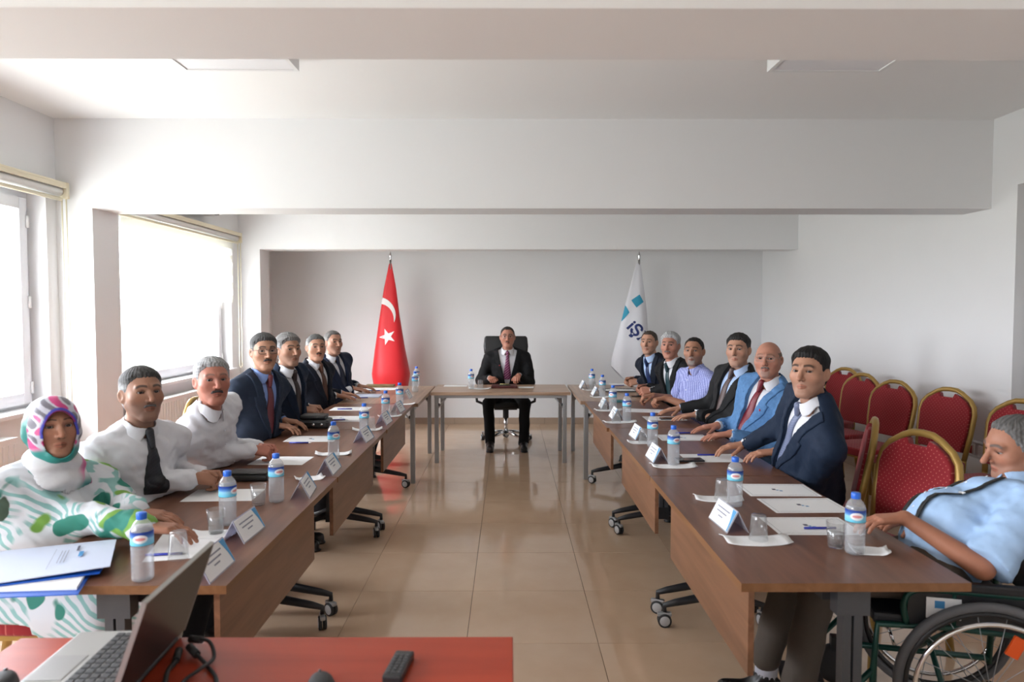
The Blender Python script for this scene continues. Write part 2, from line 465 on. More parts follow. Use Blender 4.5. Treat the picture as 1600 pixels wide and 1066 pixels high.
# air conditioner above the far window
ac = empty('air_conditioner', (XL, 6.95, 2.515)); tag(ac, 'white split air conditioner above the window between the pillars', 'air conditioner')
MB().prism([(0, 0), (.17, .0), (.21, .06), (.21, .24), (.18, .28), (0, .28)], -.42, .42, Matrix(((1, 0, 0, 0), (0, 0, 1, 0), (0, 1, 0, 0), (0, 0, 0, 1)))).build('housing', M_WHITE, ac)
MB().box(.05, .17, -.36, .36, -.012, .0).build('outlet', M_RUBBER, ac)
for k in range(3):
    MB().box(.06 + k * .036, .064 + k * .036, -.35, .35, -.026, -.006).build('louvre', M_WHITE, ac)

# radiators under the windows
rad0 = None
for (a, b, lab) in [(2.55, 4.3, 'white panel radiator under the window at the left edge'), (5.7, 7.7, 'white panel radiator under the window between the pillars')]:
    r = empty('radiator', (XL + .02, (a + b) / 2, 0)); tag(r, lab, 'radiator', 'panel radiators under the windows')
    L = (b - a) / 2
    MB().box(.03, .055, -L, L, .16, .74, bev=.005).box(.09, .115, -L, L, .16, .74, bev=.005).build('panel', M_WHITEMETAL, r)
    MB().box(.025, .12, -L, L, .735, .748).build('top_grille', M_WHITEMETAL, r)
    n = int(2 * L / .05)
    fb = MB()
    for k in range(n): fb.box(.115, .121, -L + .02 + k * .05, -L + .045 + k * .05, .19, .71)
    fb.build('flutes', M_WHITEMETAL, r)
    for s in (-1, 1):
        MB().tube([(.07, s * (L - .1), .18), (.07, s * (L - .1), .0)], .011, 8).build('pipe', M_WHITEMETAL, r)

# cable trunking with sockets on the right wall
tr = empty('cable_trunking', (XR, 6.6, .47)); tag(tr, 'white cable trunking with sockets along the right wall', 'trunking')
MB().box(-.05, 0, -1.85, 2.75, 0, .115, bev=.006).build('duct', mat('grey_white_plastic', (.62, .62, .62), .5), tr)
for y, c in ((-1.72, (.75, .75, .75)), (-1.58, (.45, .02, .02)), (-1.44, (.75, .75, .75)), (-1.30, (.75, .75, .75))):
    so = MB().box(-.062, -.05, y - .05, y + .05, .018, .098, bev=.004).build('socket', mat('socket_frame', (.78, .78, .78), .4), tr)
    MB().box(-.066, -.062, y - .03, y + .03, .030, .086, bev=.002).build('socket_face', mat('socket_face_%d' % int(c[1] * 100), c, .4), so)
# ------------------------------------------------------------------ banquet chairs
def uv_project(me, ax):
    uvl = me.uv_layers.new(name='UVMap')
    for lp in me.loops:
        c = me.vertices[lp.vertex_index].co
        uvl.data[lp.index].uv = ((c.x + c[ax]) * .7071, (c.x - c[ax]) * .7071)
def cushion(name, poly, t0, t1, M, mt, ax, bev=.012):
    bm = bmesh.new()
    vs = [bm.verts.new((x, y, t0)) for x, y in poly]
    f = bm.faces.new(vs)
    ex = bmesh.ops.extrude_face_region(bm, geom=[f])
    for v in [g for g in ex['geom'] if isinstance(g, bmesh.types.BMVert)]: v.co.z = t1
    bmesh.ops.recalc_face_normals(bm, faces=bm.faces)
    ed = [e for e in bm.edges if abs(e.verts[0].co.z - e.verts[1].co.z) < 1e-6]
    bmesh.ops.bevel(bm, geom=ed, offset=bev, segments=3, profile=.6, affect='EDGES')
    bmesh.ops.transform(bm, matrix=M, verts=bm.verts)
    me = bpy.data.meshes.new(name); bm.to_mesh(me); bm.free()
    me.materials.append(mt)
    me.polygons.foreach_set('use_smooth', [True] * len(me.polygons))
    uv_project(me, ax)
    return me
TILT = math.radians(10)
def backM():     # back plane: local x across, y up the back, z towards the sitter (sitter faces -Y)
    return Matrix.Translation((0, .19, .46)) @ Euler((math.pi / 2 - TILT, 0, 0)).to_matrix().to_4x4()
def make_chair():
    root = empty('banquet_chair')
    B = backM()
    out = [(-.185, .02), (-.205, .20), (-.212, .34), (-.200, .395), (-.165, .440), (-.10, .483), (-.055, .502), (0, .506)]
    out = out + [(-x, y) for x, y in out[-2::-1]]
    rail = [B @ Vector((x, y, 0)) for x, y in out]
    MB().tube(rail, .017, 8).build('back_frame', M_GOLD, root)
    ins = [(-.168, .075), (-.188, .20), (-.195, .335), (-.183, .385), (-.152, .424), (-.098, .460), (-.06, .477), (-.048, .448), (.048, .448), (.06, .477), (.098, .460), (.152, .424), (.183, .385), (.195, .335), (.188, .20), (.168, .075)]
    link('backrest', cushion('backrest', ins, -.016, .030, B, M_RED, 2), root)
    sp = [(-.20, .19), (-.225, -.14), (-.205, -.205), (-.12, -.225), (.12, -.225), (.205, -.205), (.225, -.14), (.20, .19)]
    link('seat', cushion('seat', sp, .415, .475, Matrix.Identity(4), M_RED, 1, .016), root)
    fr = MB().box(-.20, .20, -.19, -.165, .395, .415).box(-.19, .19, .16, .185, .395, .415)
    for s in (-1, 1): fr.box(s * .19 - .012, s * .19 + .012, -.18, .18, .395, .415)
    fr.build('seat_frame', M_GOLD, root)
    for s in (-1, 1):
        MB().tube([(s * .195, -.18, .41), (s * .205, -.205, .0)], .017, 8).build('leg', M_GOLD, root)
        a = B @ Vector((s * .185, .02, 0))
        MB().tube([a, (s * .185, .185, .40), (s * .195, .25, 0)], .017, 8).build('leg', M_GOLD, root)
    return root
CH0 = make_chair(); CH_used = [False]
def chair(x, y, face, label, group):
    """face = compass angle (degrees) the sitter looks towards, 0 = +X, 90 = +Y"""
    if CH_used[0]: o = copy_tree(CH0)
    else: o = CH0; CH_used[0] = True
    o.location = (x, y, 0); o.rotation_euler = (0, 0, math.radians(face + 90))
    return tag(o, label, 'chair', group)

# ------------------------------------------------------------------ conference tables
TZ = .715
def slab(x0, x1, y0, y1, z0, z1):
    b = MB()
    b.cur = 0
    b.add([(x0, y0, z1), (x1, y0, z1), (x1, y1, z1), (x0, y1, z1)], [(0, 1, 2, 3)])
    b.cur = 1
    v = [(x0, y0, z0), (x1, y0, z0), (x1, y1, z0), (x0, y1, z0), (x0, y0, z1), (x1, y0, z1), (x1, y1, z1), (x0, y1, z1)]
    b.add(v, [(0, 3, 2, 1), (0, 1, 5, 4), (1, 2, 6, 5), (2, 3, 7, 6), (3, 0, 4, 7)])
    return b
def caster_mesh():
    b = MB(); X = Matrix.Rotation(math.pi / 2, 4, 'Y')
    for s in (-1, 1):
        b.cur = 0
        b.lathe([(.0, s * .011 - .008), (.028, s * .011 - .008), (.033, s * .011 - .006), (.033, s * .011 + .006), (.028, s * .011 + .008), (0, s * .011 + .008)], 20, Matrix.Translation((0, 0, .033)) @ X)
        b.cur = 1
        b.lathe([(.0, s * .0205), (.022, s * .0205), (.026, s * .018), (.026, s * .010)], 20, Matrix.Translation((0, 0, .033)) @ X)
    b.cur = 2
    b.tube([(0, 0, .06), (0, 0, .105)], .009, 8)
    b.box(-.012, .012, -.034, .034, .052, .072, bev=.006)
    return b.mesh('caster', [M_RUBBER, M_WHEEL, M_GREYM])
CASTER = caster_mesh()
def fold_table(xin, y0, y1, s, label, rots, w=.685):
    """xin = aisle edge, s = +1 when the table reaches towards +X"""
    yc = (y0 + y1) / 2; L = (y1 - y0) / 2
    root = empty('folding_table', (xin, yc, 0)); tag(root, label, 'table', 'walnut folding tables in the two rows')
    xs = sorted((0, s * w))
    slab(xs[0], xs[1], -L + .002, L - .002, TZ - .026, TZ).build('table_top', [M_WALNUT, M_EDGE], root)
    px = sorted((s * .035, s * .053))
    pn = MB(); pn.box(px[0], px[1], -L + .04, -L + 1.06, TZ - .30, TZ - .028)
    pn.build('modesty_panel', M_WALNUTV, root)
    k = 0
    for e in (-1, 1):
        yy = e * (L - .075)
        cx = s * .36
        col = MB().box(cx - .030, cx - .004, yy - .02, yy + .02, .12, TZ - .10).box(cx + .004, cx + .030, yy - .02, yy + .02, .12, TZ - .10)
        col.box(cx - .05, cx + .05, yy - .025, yy + .025, TZ - .12, TZ - .026)
        col.build('leg', M_DGREY, root)
        ft = MB()
        for a in (.06, w - .15):
            ft.tube([(cx, yy, .165), (s * (a + (.05 if a < .3 else -.05)), yy, .118), (s * a, yy, .105), (s * a, yy, .075)], [.026, .018, .014, .011], 8)
        ft.box(cx - .035, cx + .035, yy - .024, yy + .024, .11, .19)
        ft.build('foot', M_BLACKM, root)
        for a in (.06, w - .15):
            link('caster', CASTER, root, (s * a, yy, 0), rots[k % len(rots)]); k += 1
    MB().box(s * .30 - .015, s * .30 + .015, -L + .10, L - .10, TZ - .09, TZ - .05).build('beam', M_BLACKM, root)
    return root
fold_table(.690, 2.05, 3.405, 1, 'walnut folding table nearest the camera, in front of the wheelchair', [.25, .6, 1.5, .2])
fold_table(.690, 3.41, 4.81, 1, 'walnut folding table in the middle of the right row', [1.2, .3, .5, .2])
fold_table(.675, 4.815, 6.225, 1, 'walnut folding table farthest in the right row', [.6, .2, .9, .4])
fold_table(-.832, 2.04, 3.385, -1, 'walnut folding table nearest the camera on the window side', [.1, .5, .35, 1.1])
fold_table(-.830, 3.39, 4.75, -1, 'walnut folding table in the middle of the window side row', [.9, .3, .3, .8])
fold_table(-.826, 4.755, 6.08, -1, 'walnut folding table farthest in the window side row', [.5, .2, 1.2, .4])

def frame_table(x0, x1, y0, y1, label, top):
    root = empty('frame_table', ((x0 + x1) / 2, (y0 + y1) / 2, 0)); tag(root, label, 'table', 'light oak tables with metal frames')
    w, d = (x1 - x0) / 2, (y1 - y0) / 2
    slab(-w, w, -d, d, TZ - .03, TZ).build('table_top', [top, top], root)
    ap = MB(); i = .03
    ap.box(-w + .06, w - .06, -d + i, -d + i + .03, TZ - .062, TZ - .031).box(-w + .06, w - .06, d - i - .03, d - i, TZ - .062, TZ - .031)
    ap.box(-w + i, -w + i + .03, -d + .06, d - .06, TZ - .062, TZ - .031).box(w - i - .03, w - i, -d + .06, d - .06, TZ - .062, TZ - .031)
    ap.build('apron', M_GREYM, root)
    for sx in (-1, 1):
        for sy in (-1, 1):
            lg = MB().box(sx * (w - .055) - .02, sx * (w - .055) + .02, sy * (d - .055) - .02, sy * (d - .055) + .02, 0, TZ - .031, bev=.004)
            lo = lg.build('leg', M_GREYM, root)
            MB().tube([(sx * (w - .07), sy * (d - .055), TZ - .16), (sx * (w - .15), sy * (d - .055), TZ - .065)], .008, 8).build('brace', M_GREYM, lo)
            MB().tube([(sx * (w - .055) - sx * .02, sy * (d - .055), TZ - .13), (sx * (w - .055) - sx * .032, sy * (d - .055), TZ - .13)], .014, 10).build('hinge_knob', M_DGREY, lo)
    return root
frame_table(-.775, .612, 6.93, 7.66, 'light oak table at the head with the seated chairman', M_OAK)
frame_table(.640, 1.345, 6.245, 7.64, 'light oak end table of the right row', M_OAKY)
frame_table(-1.495, -.79, 6.10, 7.52, 'light oak end table of the window side row', M_OAKY)

# ------------------------------------------------------------------ executive chair at the head
def office_chair(x, y, face):
    root = empty('office_chair', (x, y, 0), math.radians(face + 90)); tag(root, 'black high-backed office chair on a chrome star base', 'office chair')
    # local: sitter faces -Y
    link('seat', cushion('seat', [(-.25, .22), (-.26, -.18), (-.22, -.26), (.22, -.26), (.26, -.18), (.25, .22)], .42, .50, Matrix.Identity(4), M_BLEATHER, 1, .025), root)
    B = Matrix.Translation((0, .20, .50)) @ Euler((math.pi / 2 - math.radians(7), 0, 0)).to_matrix().to_4x4()
    link('backrest', cushion('backrest', [(-.24, .02), (-.262, .30), (-.262, .50), (.262, .50), (.262, .30), (.24, .02)], -.05, .04, B, M_BLEATHER, 2, .025), root)
    link('headrest', cushion('headrest', [(-.255, .515), (-.265, .60), (-.255, .70), (-.235, .722), (.235, .722), (.255, .70), (.265, .60), (.255, .515)], -.05, .055, B, M_BLEATHER, 2, .028), root)
    MB().tube([(0, .02, .10), (0, .02, .30)], .022, 14).build('gas_lift', M_CHROME, root)
    MB().tube([(0, .02, .28), (0, .02, .41)], .034, 14).box(-.13, .13, -.09, .13, .385, .42).build('mechanism', M_BLACKM, root)
    MB().tube([(.13, .02, .395), (.25, .0, .39), (.265, 0, .385)], .007, 8).build('lever', M_BLACKM, root)
    for s in (-1, 1):
        a = MB().tube([(s * .24, .05, .43), (s * .335, .03, .47), (s * .345, .03, .58)], .016, 8)
        a.box(s * .345 - .03, s * .345 + .03, -.13, .15, .58, .605, bev=.01)
        a.build('armrest', M_BLACKM, root)
    st = MB()
    for k in range(5):
        t = math.radians(90 + 72 * k)
        c, s_ = math.cos(t), math.sin(t)
        st.tube([(0, .02, .115), (c * .12, .02 + s_ * .12, .112), (c * .29, .02 + s_ * .29, .085)], [.028, .021, .013], 8)
    bo = st.build('star_base', M_CHROME, root)
    for k in range(5):
        t = math.radians(90 + 72 * k)
        link('caster', CASTER, root, (math.cos(t) * .285, .02 + math.sin(t) * .285, 0), t + .6)
    return root
office_chair(-.035, 8.10, -90)

# ------------------------------------------------------------------ foreground desk
DZ = .72
desk = empty('desk', (-.58, 1.25, 0)); tag(desk, 'red mahogany desk in the foreground holding the laptop', 'desk')
MB().box(-.62, .59, -.47, .455, DZ - .028, DZ, bev=.003).build('desk_top', M_MAHOG, desk)
for x in (-.58, .55): MB().box(x - .012, x + .012, -.43, .40, 0, DZ - .029).build('side_panel', M_MAHOG, desk)
MB().box(-.567, .537, .33, .348, .25, DZ - .029).build('front_panel', M_MAHOG, desk)

# laptop, opened towards the left
lap = empty('laptop', (-.795, 1.53, DZ + .003), math.radians(3)); tag(lap, 'open grey laptop seen from behind its lid, on the red desk', 'laptop')
M_SILVER = mat('silver_plastic', (.34, .335, .32), .38, .35)
M_LID = mat('dark_grey_lid', (.045, .042, .040), .35, .35)
M_KEY = mat('black_keys', (.03, .03, .033), .5)
MB().box(-.245, .0, -.18, .18, 0, .016, bev=.004).build('base', M_SILVER, lap)
MB().box(-.235, -.16, -.055, .055, .0162, .0172, bev=.0004).build('touchpad', mat('touchpad_grey', (.28, .275, .265), .35), lap)
kb = MB().box(-.148, -.018, -.165, .165, .0158, .0166).build('keyboard_well', mat('well_grey', (.18, .18, .18), .5), lap)
for r in range(6):
    for c in range(15):
        MB_k = None
keym = MB().box(-.0085, .0085, -.0085, .0085, 0, .0026, bev=.001).mesh('key', M_KEY)
for r in range(6):
    for c in range(15):
        link('key', keym, kb, (-.137 + r * .0212, -.153 + c * .0218, .0166))
LM = Matrix.Translation((0, 0, .014)) @ Euler((0, math.radians(19), 0)).to_matrix().to_4x4()
MB().box(-.004, .004, -.18, .18, .0, .228, M=LM, bev=.003).build('lid', M_LID, lap)
MB().box(-.0052, -.0042, -.17, .17, .012, .218, M=LM).build('screen', mat('dark_screen', (.02, .02, .025), .15), lap)
rim = MB()
rim.box(-.0055, .0045, -.1815, -.178, .0, .230, M=LM).box(-.0055, .0045, .178, .1815, 0, .230, M=LM).box(-.0055, .0045, -.1815, .1815, .2275, .2305, M=LM)
rim.build('lid_rim', M_SILVER, lap)
MB().tube([(.002, -.13, .014), (.002, .13, .014)], .007, 10).build('hinge', M_KEY, lap)
def bez(pts, n=10):
    out = []
    P = [Vector(p) for p in pts]; P = [P[0] * 2 - P[1]] + P + [P[-1] * 2 - P[-2]]
    for i in range(1, len(P) - 2):
        for k in range(n):
            t = k / n; a, b, c, d = P[i - 1], P[i], P[i + 1], P[i + 2]
            out.append(.5 * ((2 * b) + (c - a) * t + (2 * a - 5 * b + 4 * c - d) * t * t + (3 * b - a - 3 * c + d) * t ** 3))
    out.append(P[-2]); return out
def cable(pts, r, label, head=None):
    root = empty('cable', pts[0]); o = Vector(pts[0])
    p = [Vector(q) - o for q in bez(pts)]
    MB().tube(p, r, 8).build('cord', M_RUBBER, root)
    if head:
        d = (p[1] - p[0]).normalized()
        MB().tube([p[0] - d * .005, p[0] + d * .035], .009, 8).build('plug', M_RUBBER, root)
    return tag(root, label, 'cable', 'cables behind the laptop')
cz = DZ + .006
cable([onz(300, 999, DZ + .02), onz(326, 1002, DZ + .03), onz(334, 1028, DZ + .012), onz(312, 1046, DZ + .022), onz(286, 1066, cz), onz(250, 1110, cz)], .0042, 'black cable looping in an arc behind the laptop', True)
cable([onz(297, 1012, DZ + .022), onz(311, 1027, DZ + .014), onz(325, 1042, cz), onz(338, 1064, cz), onz(332, 1110, cz)], .0045, 'black cable running from the laptop towards the desk front', True)
cable([onz(279, 1018, DZ + .016), onz(274, 1034, DZ + .010), onz(262, 1050, cz), onz(254, 1080, cz), onz(225, 1120, cz)], .0055, 'thick black cable lying along the laptop lid', True)

# remote control and mouse on the desk
rp = onz(625, 1044, DZ)
rem = empty('remote_control', rp, math.radians(-6)); tag(rem, 'black remote control lying on the red desk', 'remote')
MB().box(-.022, .022, -.07, .048, .0, .018, bev=.005).build('body', mat('remote_black', (.022, .022, .024), .4), rem)
bt = MB().box(-.0042, .0042, -.0035, .0035, 0, .002, bev=.0008).mesh('button', mat('remote_button', (.07, .07, .075), .5))
for r in range(7):
    for c in range(3):
        link('button', bt, rem, (-.012 + c * .012, .022 - r * .0125, .018))
def mouse(px, py, label):
    p = onz(px, py, DZ); root = empty('computer_mouse', p, math.radians(20)); tag(root, label, 'mouse')
    b = MB(); v = []; f = []; n, m = 16, 7
    for i in range(m + 1):
        a = math.pi / 2 * i / m
        for j in range(n):
            t = 2 * math.pi * j / n
            v.append((.031 * math.cos(t) * math.cos(a) ** .6 if i < m else 0, .052 * math.sin(t) * math.cos(a) ** .6 if i < m else 0, .034 * math.sin(a)))
    for i in range(m):
        for j in range(n): f.append((i * n + j, i * n + (j + 1) % n, (i + 1) * n + (j + 1) % n, (i + 1) * n + j))
    b.add(v, f, True); b.build('shell', M_RUBBER, root)
    MB().lathe([(.0, -.003), (.009, -.003), (.009, .003), (0, .003)], 12, Tm(0, .028, .026, 0, math.pi / 2, 0)).build('wheel', M_DGREY, root)
mouse(502, 1082, 'black computer mouse at the bottom edge of the red desk')
mouse(2, 1080, 'black computer mouse beside the laptop keyboard')

# ------------------------------------------------------------------ wheelchair
M_GREEN = mat('dark_green_enamel', (.006, .055, .042), .3, .2)
M_BVINYL = mat('black_vinyl', (.010, .011, .014), .5, bump=(50, .1))
def wheelchair(x, y, ang):
    root = empty('wheelchair', (x, y, 0), ang); tag(root, 'dark green framed wheelchair with grey tyres at the near right table', 'wheelchair')
    # local: x forward, y to the left, z up
    R = .29; HW = .262
    for s in (-1, 1):
        MY = Matrix.Translation((0, s * HW, R)) @ Matrix.Rotation(math.pi / 2, 4, 'X')
        wh = MB(); wh.tube([(math.cos(t) * (R - .016), math.sin(t) * (R - .016), 0) for t in [2 * math.pi * k / 48 for k in range(48)]], .016, 10, closed=True, M=MY)
        tyre = wh.build('wheel', mat('grey_tyre', (.10, .10, .105), .6), root)
        MB().tube([(math.cos(t) * (R - .038), math.sin(t) * (R - .038), 0) for t in [2 * math.pi * k / 48 for k in range(48)]], .010, 8, closed=True, M=MY).build('rim', mat('black_rim', (.03, .03, .032), .35, .4), tyre)
        hy = -.042 * s
        MB().tube([(math.cos(t) * (R - .055), math.sin(t) * (R - .055), hy) for t in [2 * math.pi * k / 48 for k in range(48)]], .0085, 8, closed=True, M=MY).build('hand_rim', M_CHROME, tyre)
        MB().lathe([(0, -.03), (.02, -.03), (.03, 0), (.02, .03), (0, .03)], 14, MY).build('hub', M_CHROME, tyre)
        sp = MB().tube([(.02, 0, 0), (R - .04, 0, 0)], .0014, 4).mesh('spoke', M_GREYM)
        for k in range(18):
            o = link('spoke', sp, tyre); o.matrix_local = MY @ Matrix.Rotation(2 * math.pi * k / 18, 4, 'Z')
        MB().box(.13, .20, -.02, .02, -.006, .006, M=MY @ Matrix.Rotation(math.radians(115), 4, 'Z'), bev=.003).build('reflector', mat('orange_reflector', (.75, .09, .01), .3), tyre)
        # frame of one side
        yy = s * .225
        fr = MB()
        fr.tube([(.34, yy, .14), (.34, yy, .30), (.33, yy, .46), (.10, yy, .47), (-.18, yy, .46)], .012, 8)
        fr.tube([(-.18, yy, .16), (-.20, yy, .55), (-.26, yy, .86), (-.34, yy, .90)], .012, 8)
        fr.tube([(.34, yy, .18), (-.18, yy, .18)], .012, 8)
        fr.tube(bez([(.24, yy, .47), (.25, yy, .54), (.21, yy, .588), (.05, yy, .592), (-.20, yy, .592)], 5), .011, 8)
        fr.tube([(.10, yy, .47), (.10, yy, .59)], .009, 8)
        fr.tube([(.34, yy, .30), (.46, yy, .16), (.50, yy, .12)], .011, 8)
        fr.build('side_frame', M_GREEN, root)
        MB().box(-.20, .15, yy + s * .012 - .016, yy + s * .012 + .016, .600, .630, bev=.008).build('armrest', M_BVINYL, root)
        MB().box(-.17, .24, yy - .006, yy + .006, .47, .585).build('side_panel', M_BVINYL, root)
        MB().tube([(-.34, yy, .90), (-.44, yy, .90)], .017, 10).build('push_handle', M_RUBBER, root)
        cw = MB().lathe([(0, -.014), (.06, -.014), (.08, -.012), (.085, 0), (.08, .012), (.06, .014), (0, .014)], 22, Tm(.36, s * .245, .085, math.pi / 2, 0, 0))
        cwo = cw.build('front_caster', M_RUBBER, root)
        MB().box(.335, .385, s * .245 - .022, s * .245 + .022, .14, .20, bev=.006).build('fork', M_BLACKM, cwo)
        MB().box(.44, .60, s * .12 - .07, s * .12 + .07, .085, .10, bev=.004).build('footplate', M_BLACKM, root)
        br = MB().tube([(.22, s * .245, .30), (.16, s * .27, .24)], .009, 8).tube([(.16, s * .27, .24), (.14, s * .255, .17)], .007, 8)
        br.build('brake', M_CHROME, root)
    MB().box(.08, .185, .2322, .2345, .500, .570).build('maker_plate', M_WHITE, root)
    MB().box(.13, .16, .2346, .2352, .535, .560).build('plate_mark', M_LOGO, root)
    MB().box(.09, .15, .2346, .2352, .513, .521).build('plate_line', M_INK, root)
    MB().box(-.17, .34, -.215, .215, .455, .495, bev=.012).build('seat', M_BVINYL, root)
    MB().box(-.02, .01, -.215, .215, 0, .42, M=Tm(-.23, 0, .50, 0, math.radians(-30), 0), bev=.01).build('backrest', M_BVINYL, root)
    cr = MB().tube([(.10, -.22, .18), (.10, .22, .46)], .010, 8).tube([(.10, .22, .18), (.10, -.22, .46)], .010, 8)
    cr.build('cross_brace', M_GREEN, root)
    return root
WCA = math.radians(166.2)
wheelchair(1.628, 2.485, WCA)

# ------------------------------------------------------------------ spare chairs along the right wall
SP = 'spare red chairs along the right wall'
for (px, py, fc, lab) in [(1322, 577, 200, 'red banquet chair farthest along the right wall, behind the navy suited man'),
                          (1350, 586, 196, 'red banquet chair second from the far end of the wall row'),
                          (1400, 597, 198, 'red banquet chair third from the far end of the wall row'),
                          (1485, 609, 199, 'red banquet chair standing clear above the wall socket'),
                          (1602, 628, 197, 'red banquet chair at the right edge behind the wheelchair user')]:
    p = onz(px, py, .955); a = math.radians(fc)
    chair(p.x + math.cos(a) * .28 - .0, p.y + math.sin(a) * .28, fc, lab, SP)
p = onz(1443, 678, .955); a = math.radians(198)
chair(p.x + math.cos(a) * .28, p.y + math.sin(a) * .28, 198, 'empty red banquet chair pulled up beside the wheelchair user', 'red chairs at the tables')

# ------------------------------------------------------------------ flags
FY = 8.95
def pxw(px, py): return aty(px, py, FY)
def flag_surface(left, right, zb_fn, folds, depth, seed):
    """left/right: lists of (z, x) silhouettes; returns S(u in -1..1 front, z) and full builder"""
    zl = np.array([a for a, _ in left])[::-1]; xl = np.array([b for _, b in left])[::-1]
    zr = np.array([a for a, _ in right])[::-1]; xr = np.array([b for _, b in right])[::-1]
    def lim(z): return float(np.interp(z, zl, xl)), float(np.interp(z, zr, xr))
    ztop = zl[-1]
    def P(th, z):
        a, b = lim(z); c, w = (a + b) / 2, (b - a) / 2
        t = max(0, (ztop - z)) / 1.5
        y = FY - depth * min(1, w / .22) * math.cos(th) * (w) / .25
        y += folds * t * math.sin(th * 3.0 + seed + z * 1.2) * math.cos(th) ** 2 * (1 if math.cos(th) > 0 else .5)
        return Vector((c + w * math.sin(th), y, z))
    return P, lim
def build_flag(root, P, lim, z0, z1, m, name='cloth', bot=None):
    nz, nt = 40, 56; b = MB(); v = []; f = []
    for i in range(nz + 1):
        for j in range(nt):
            th = 2 * math.pi * j / nt
            zz = z1 + (z0 - z1) * i / nz
            p = P(th, zz)
            if bot: p.z = z1 + (bot(p.x) - z1) * i / nz; q = P(th, p.z); p = Vector((q.x, q.y, p.z))
            v.append(p)
    for i in range(nz):
        for j in range(nt): f.append((i * nt + j, i * nt + (j + 1) % nt, (i + 1) * nt + (j + 1) % nt, (i + 1) * nt + j))
    b.add(v, f, True); return b.build(name, m, root)
def decal(root, P, lim, verts, faces, m, name, off=.004):
    out = []
    for (x, z) in verts:
        a, b = lim(z); c, w = (a + b) / 2, (b - a) / 2
        u = max(-.985, min(.985, (x - c) / w)); th = math.asin(u)
        q = P(th, z); e = .01
        n = (P(th + e, z) - P(th - e, z)).cross(P(th, z + e) - P(th, z - e)).normalized()
        if n.y > 0: n = -n
        out.append(q + n * off)
    b = MB(); b.add(out, faces, True)
    me = bpy.data.meshes.new(name); me.from_pydata([tuple(p) for p in out], [], faces); me.materials.append(m)
    me.polygons.foreach_set('use_smooth', [True] * len(faces))
    return link(name, me, root)
def pole(root, tip, base_z, x):
    MB().tube([(x, FY + .01, .03), (x, FY + .01, tip.z - .11)], .014, 10).build('pole', M_CHROME, root)
    MB().lathe([(0, 0), (.017, .005), (.012, .02), (.010, .03), (.020, .05), (.004, .11), (0, .112)], 12, Matrix.Translation((x, FY + .01, tip.z - .11))).build('finial', M_CHROME, root)
    MB().lathe([(0, 0), (.17, 0), (.17, .02), (.05, .035), (.02, .10), (0, .10)], 24, Matrix.Translation((x, FY + .01, 0))).build('base', M_CHROME, root)
M_FRED = mat('red_flag_cloth', (.70, .012, .020), .55, sheen=.2)
M_FWHITE = mat('white_flag_cloth', (.80, .80, .84), .6, sheen=.2)
M_TEAL = mat('teal_print', (.03, .33, .50), .6)
M_NAVY = mat('navy_print', (.015, .03, .15), .6)
def zx(px, py): p = pxw(px, py); return (p.z, p.x)
# red flag
fr_ = empty('flag', (pxw(609, 500).x, FY, 0)); tag(fr_, 'red flag with white crescent and star on a pole', 'flag', 'flags against the back wall')
def reparent(root):
    for c in list(root.children):
        if c.matrix_parent_inverse == Matrix.Identity(4): c.matrix_parent_inverse = root.matrix_basis.inverted()
P1, L1_ = flag_surface([zx(608, 412), zx(600, 450), zx(594, 490), zx(586, 545), zx(581, 585), zx(584, 602), zx(584, 700)],
                       [zx(612, 412), zx(619, 450), zx(624, 490), zx(632, 540), zx(641, 585), zx(638, 602), zx(638, 700)], None, .012, .20, .4)
zt = pxw(609, 412).z; zb = pxw(609, 640).z
build_flag(fr_, P1, L1_, zb, zt, M_FRED)
vs, fs = [], []
n = 30
for i in range(n + 1):
    t = i / n; a = math.radians(100 + (-22 - 100) * t)
    th = 12.5 * (1 - t) ** .75
    for q in range(5):
        r = 29 - th * q / 4
        p = pxw(590 + r * math.cos(a), 493 - r * math.sin(a)); vs.append((p.x, p.z))
for i in range(n):
    for q in range(4): fs.append((i * 5 + q, i * 5 + q + 1, (i + 1) * 5 + q + 1, (i + 1) * 5 + q))
M_PRINTW = mat('white_print', (.86, .84, .82), .6)
decal(fr_, P1, L1_, vs, fs, M_PRINTW, 'crescent')
vs = []; cx, cy = 607.5, 526
for k in range(10):
    a = math.radians(-22 + 36 * k); r = 13.2 if k % 2 == 0 else 5.2
    p = pxw(cx + r * math.sin(a), cy - r * math.cos(a)); vs.append((p.x, p.z))
p = pxw(cx, cy); vs.append((p.x, p.z))
decal(fr_, P1, L1_, vs, [(k, (k + 1) % 10, 10) for k in range(10)], M_PRINTW, 'star', .006)
pole(fr_, pxw(609, 393), 0, pxw(610, 400).x); reparent(fr_)
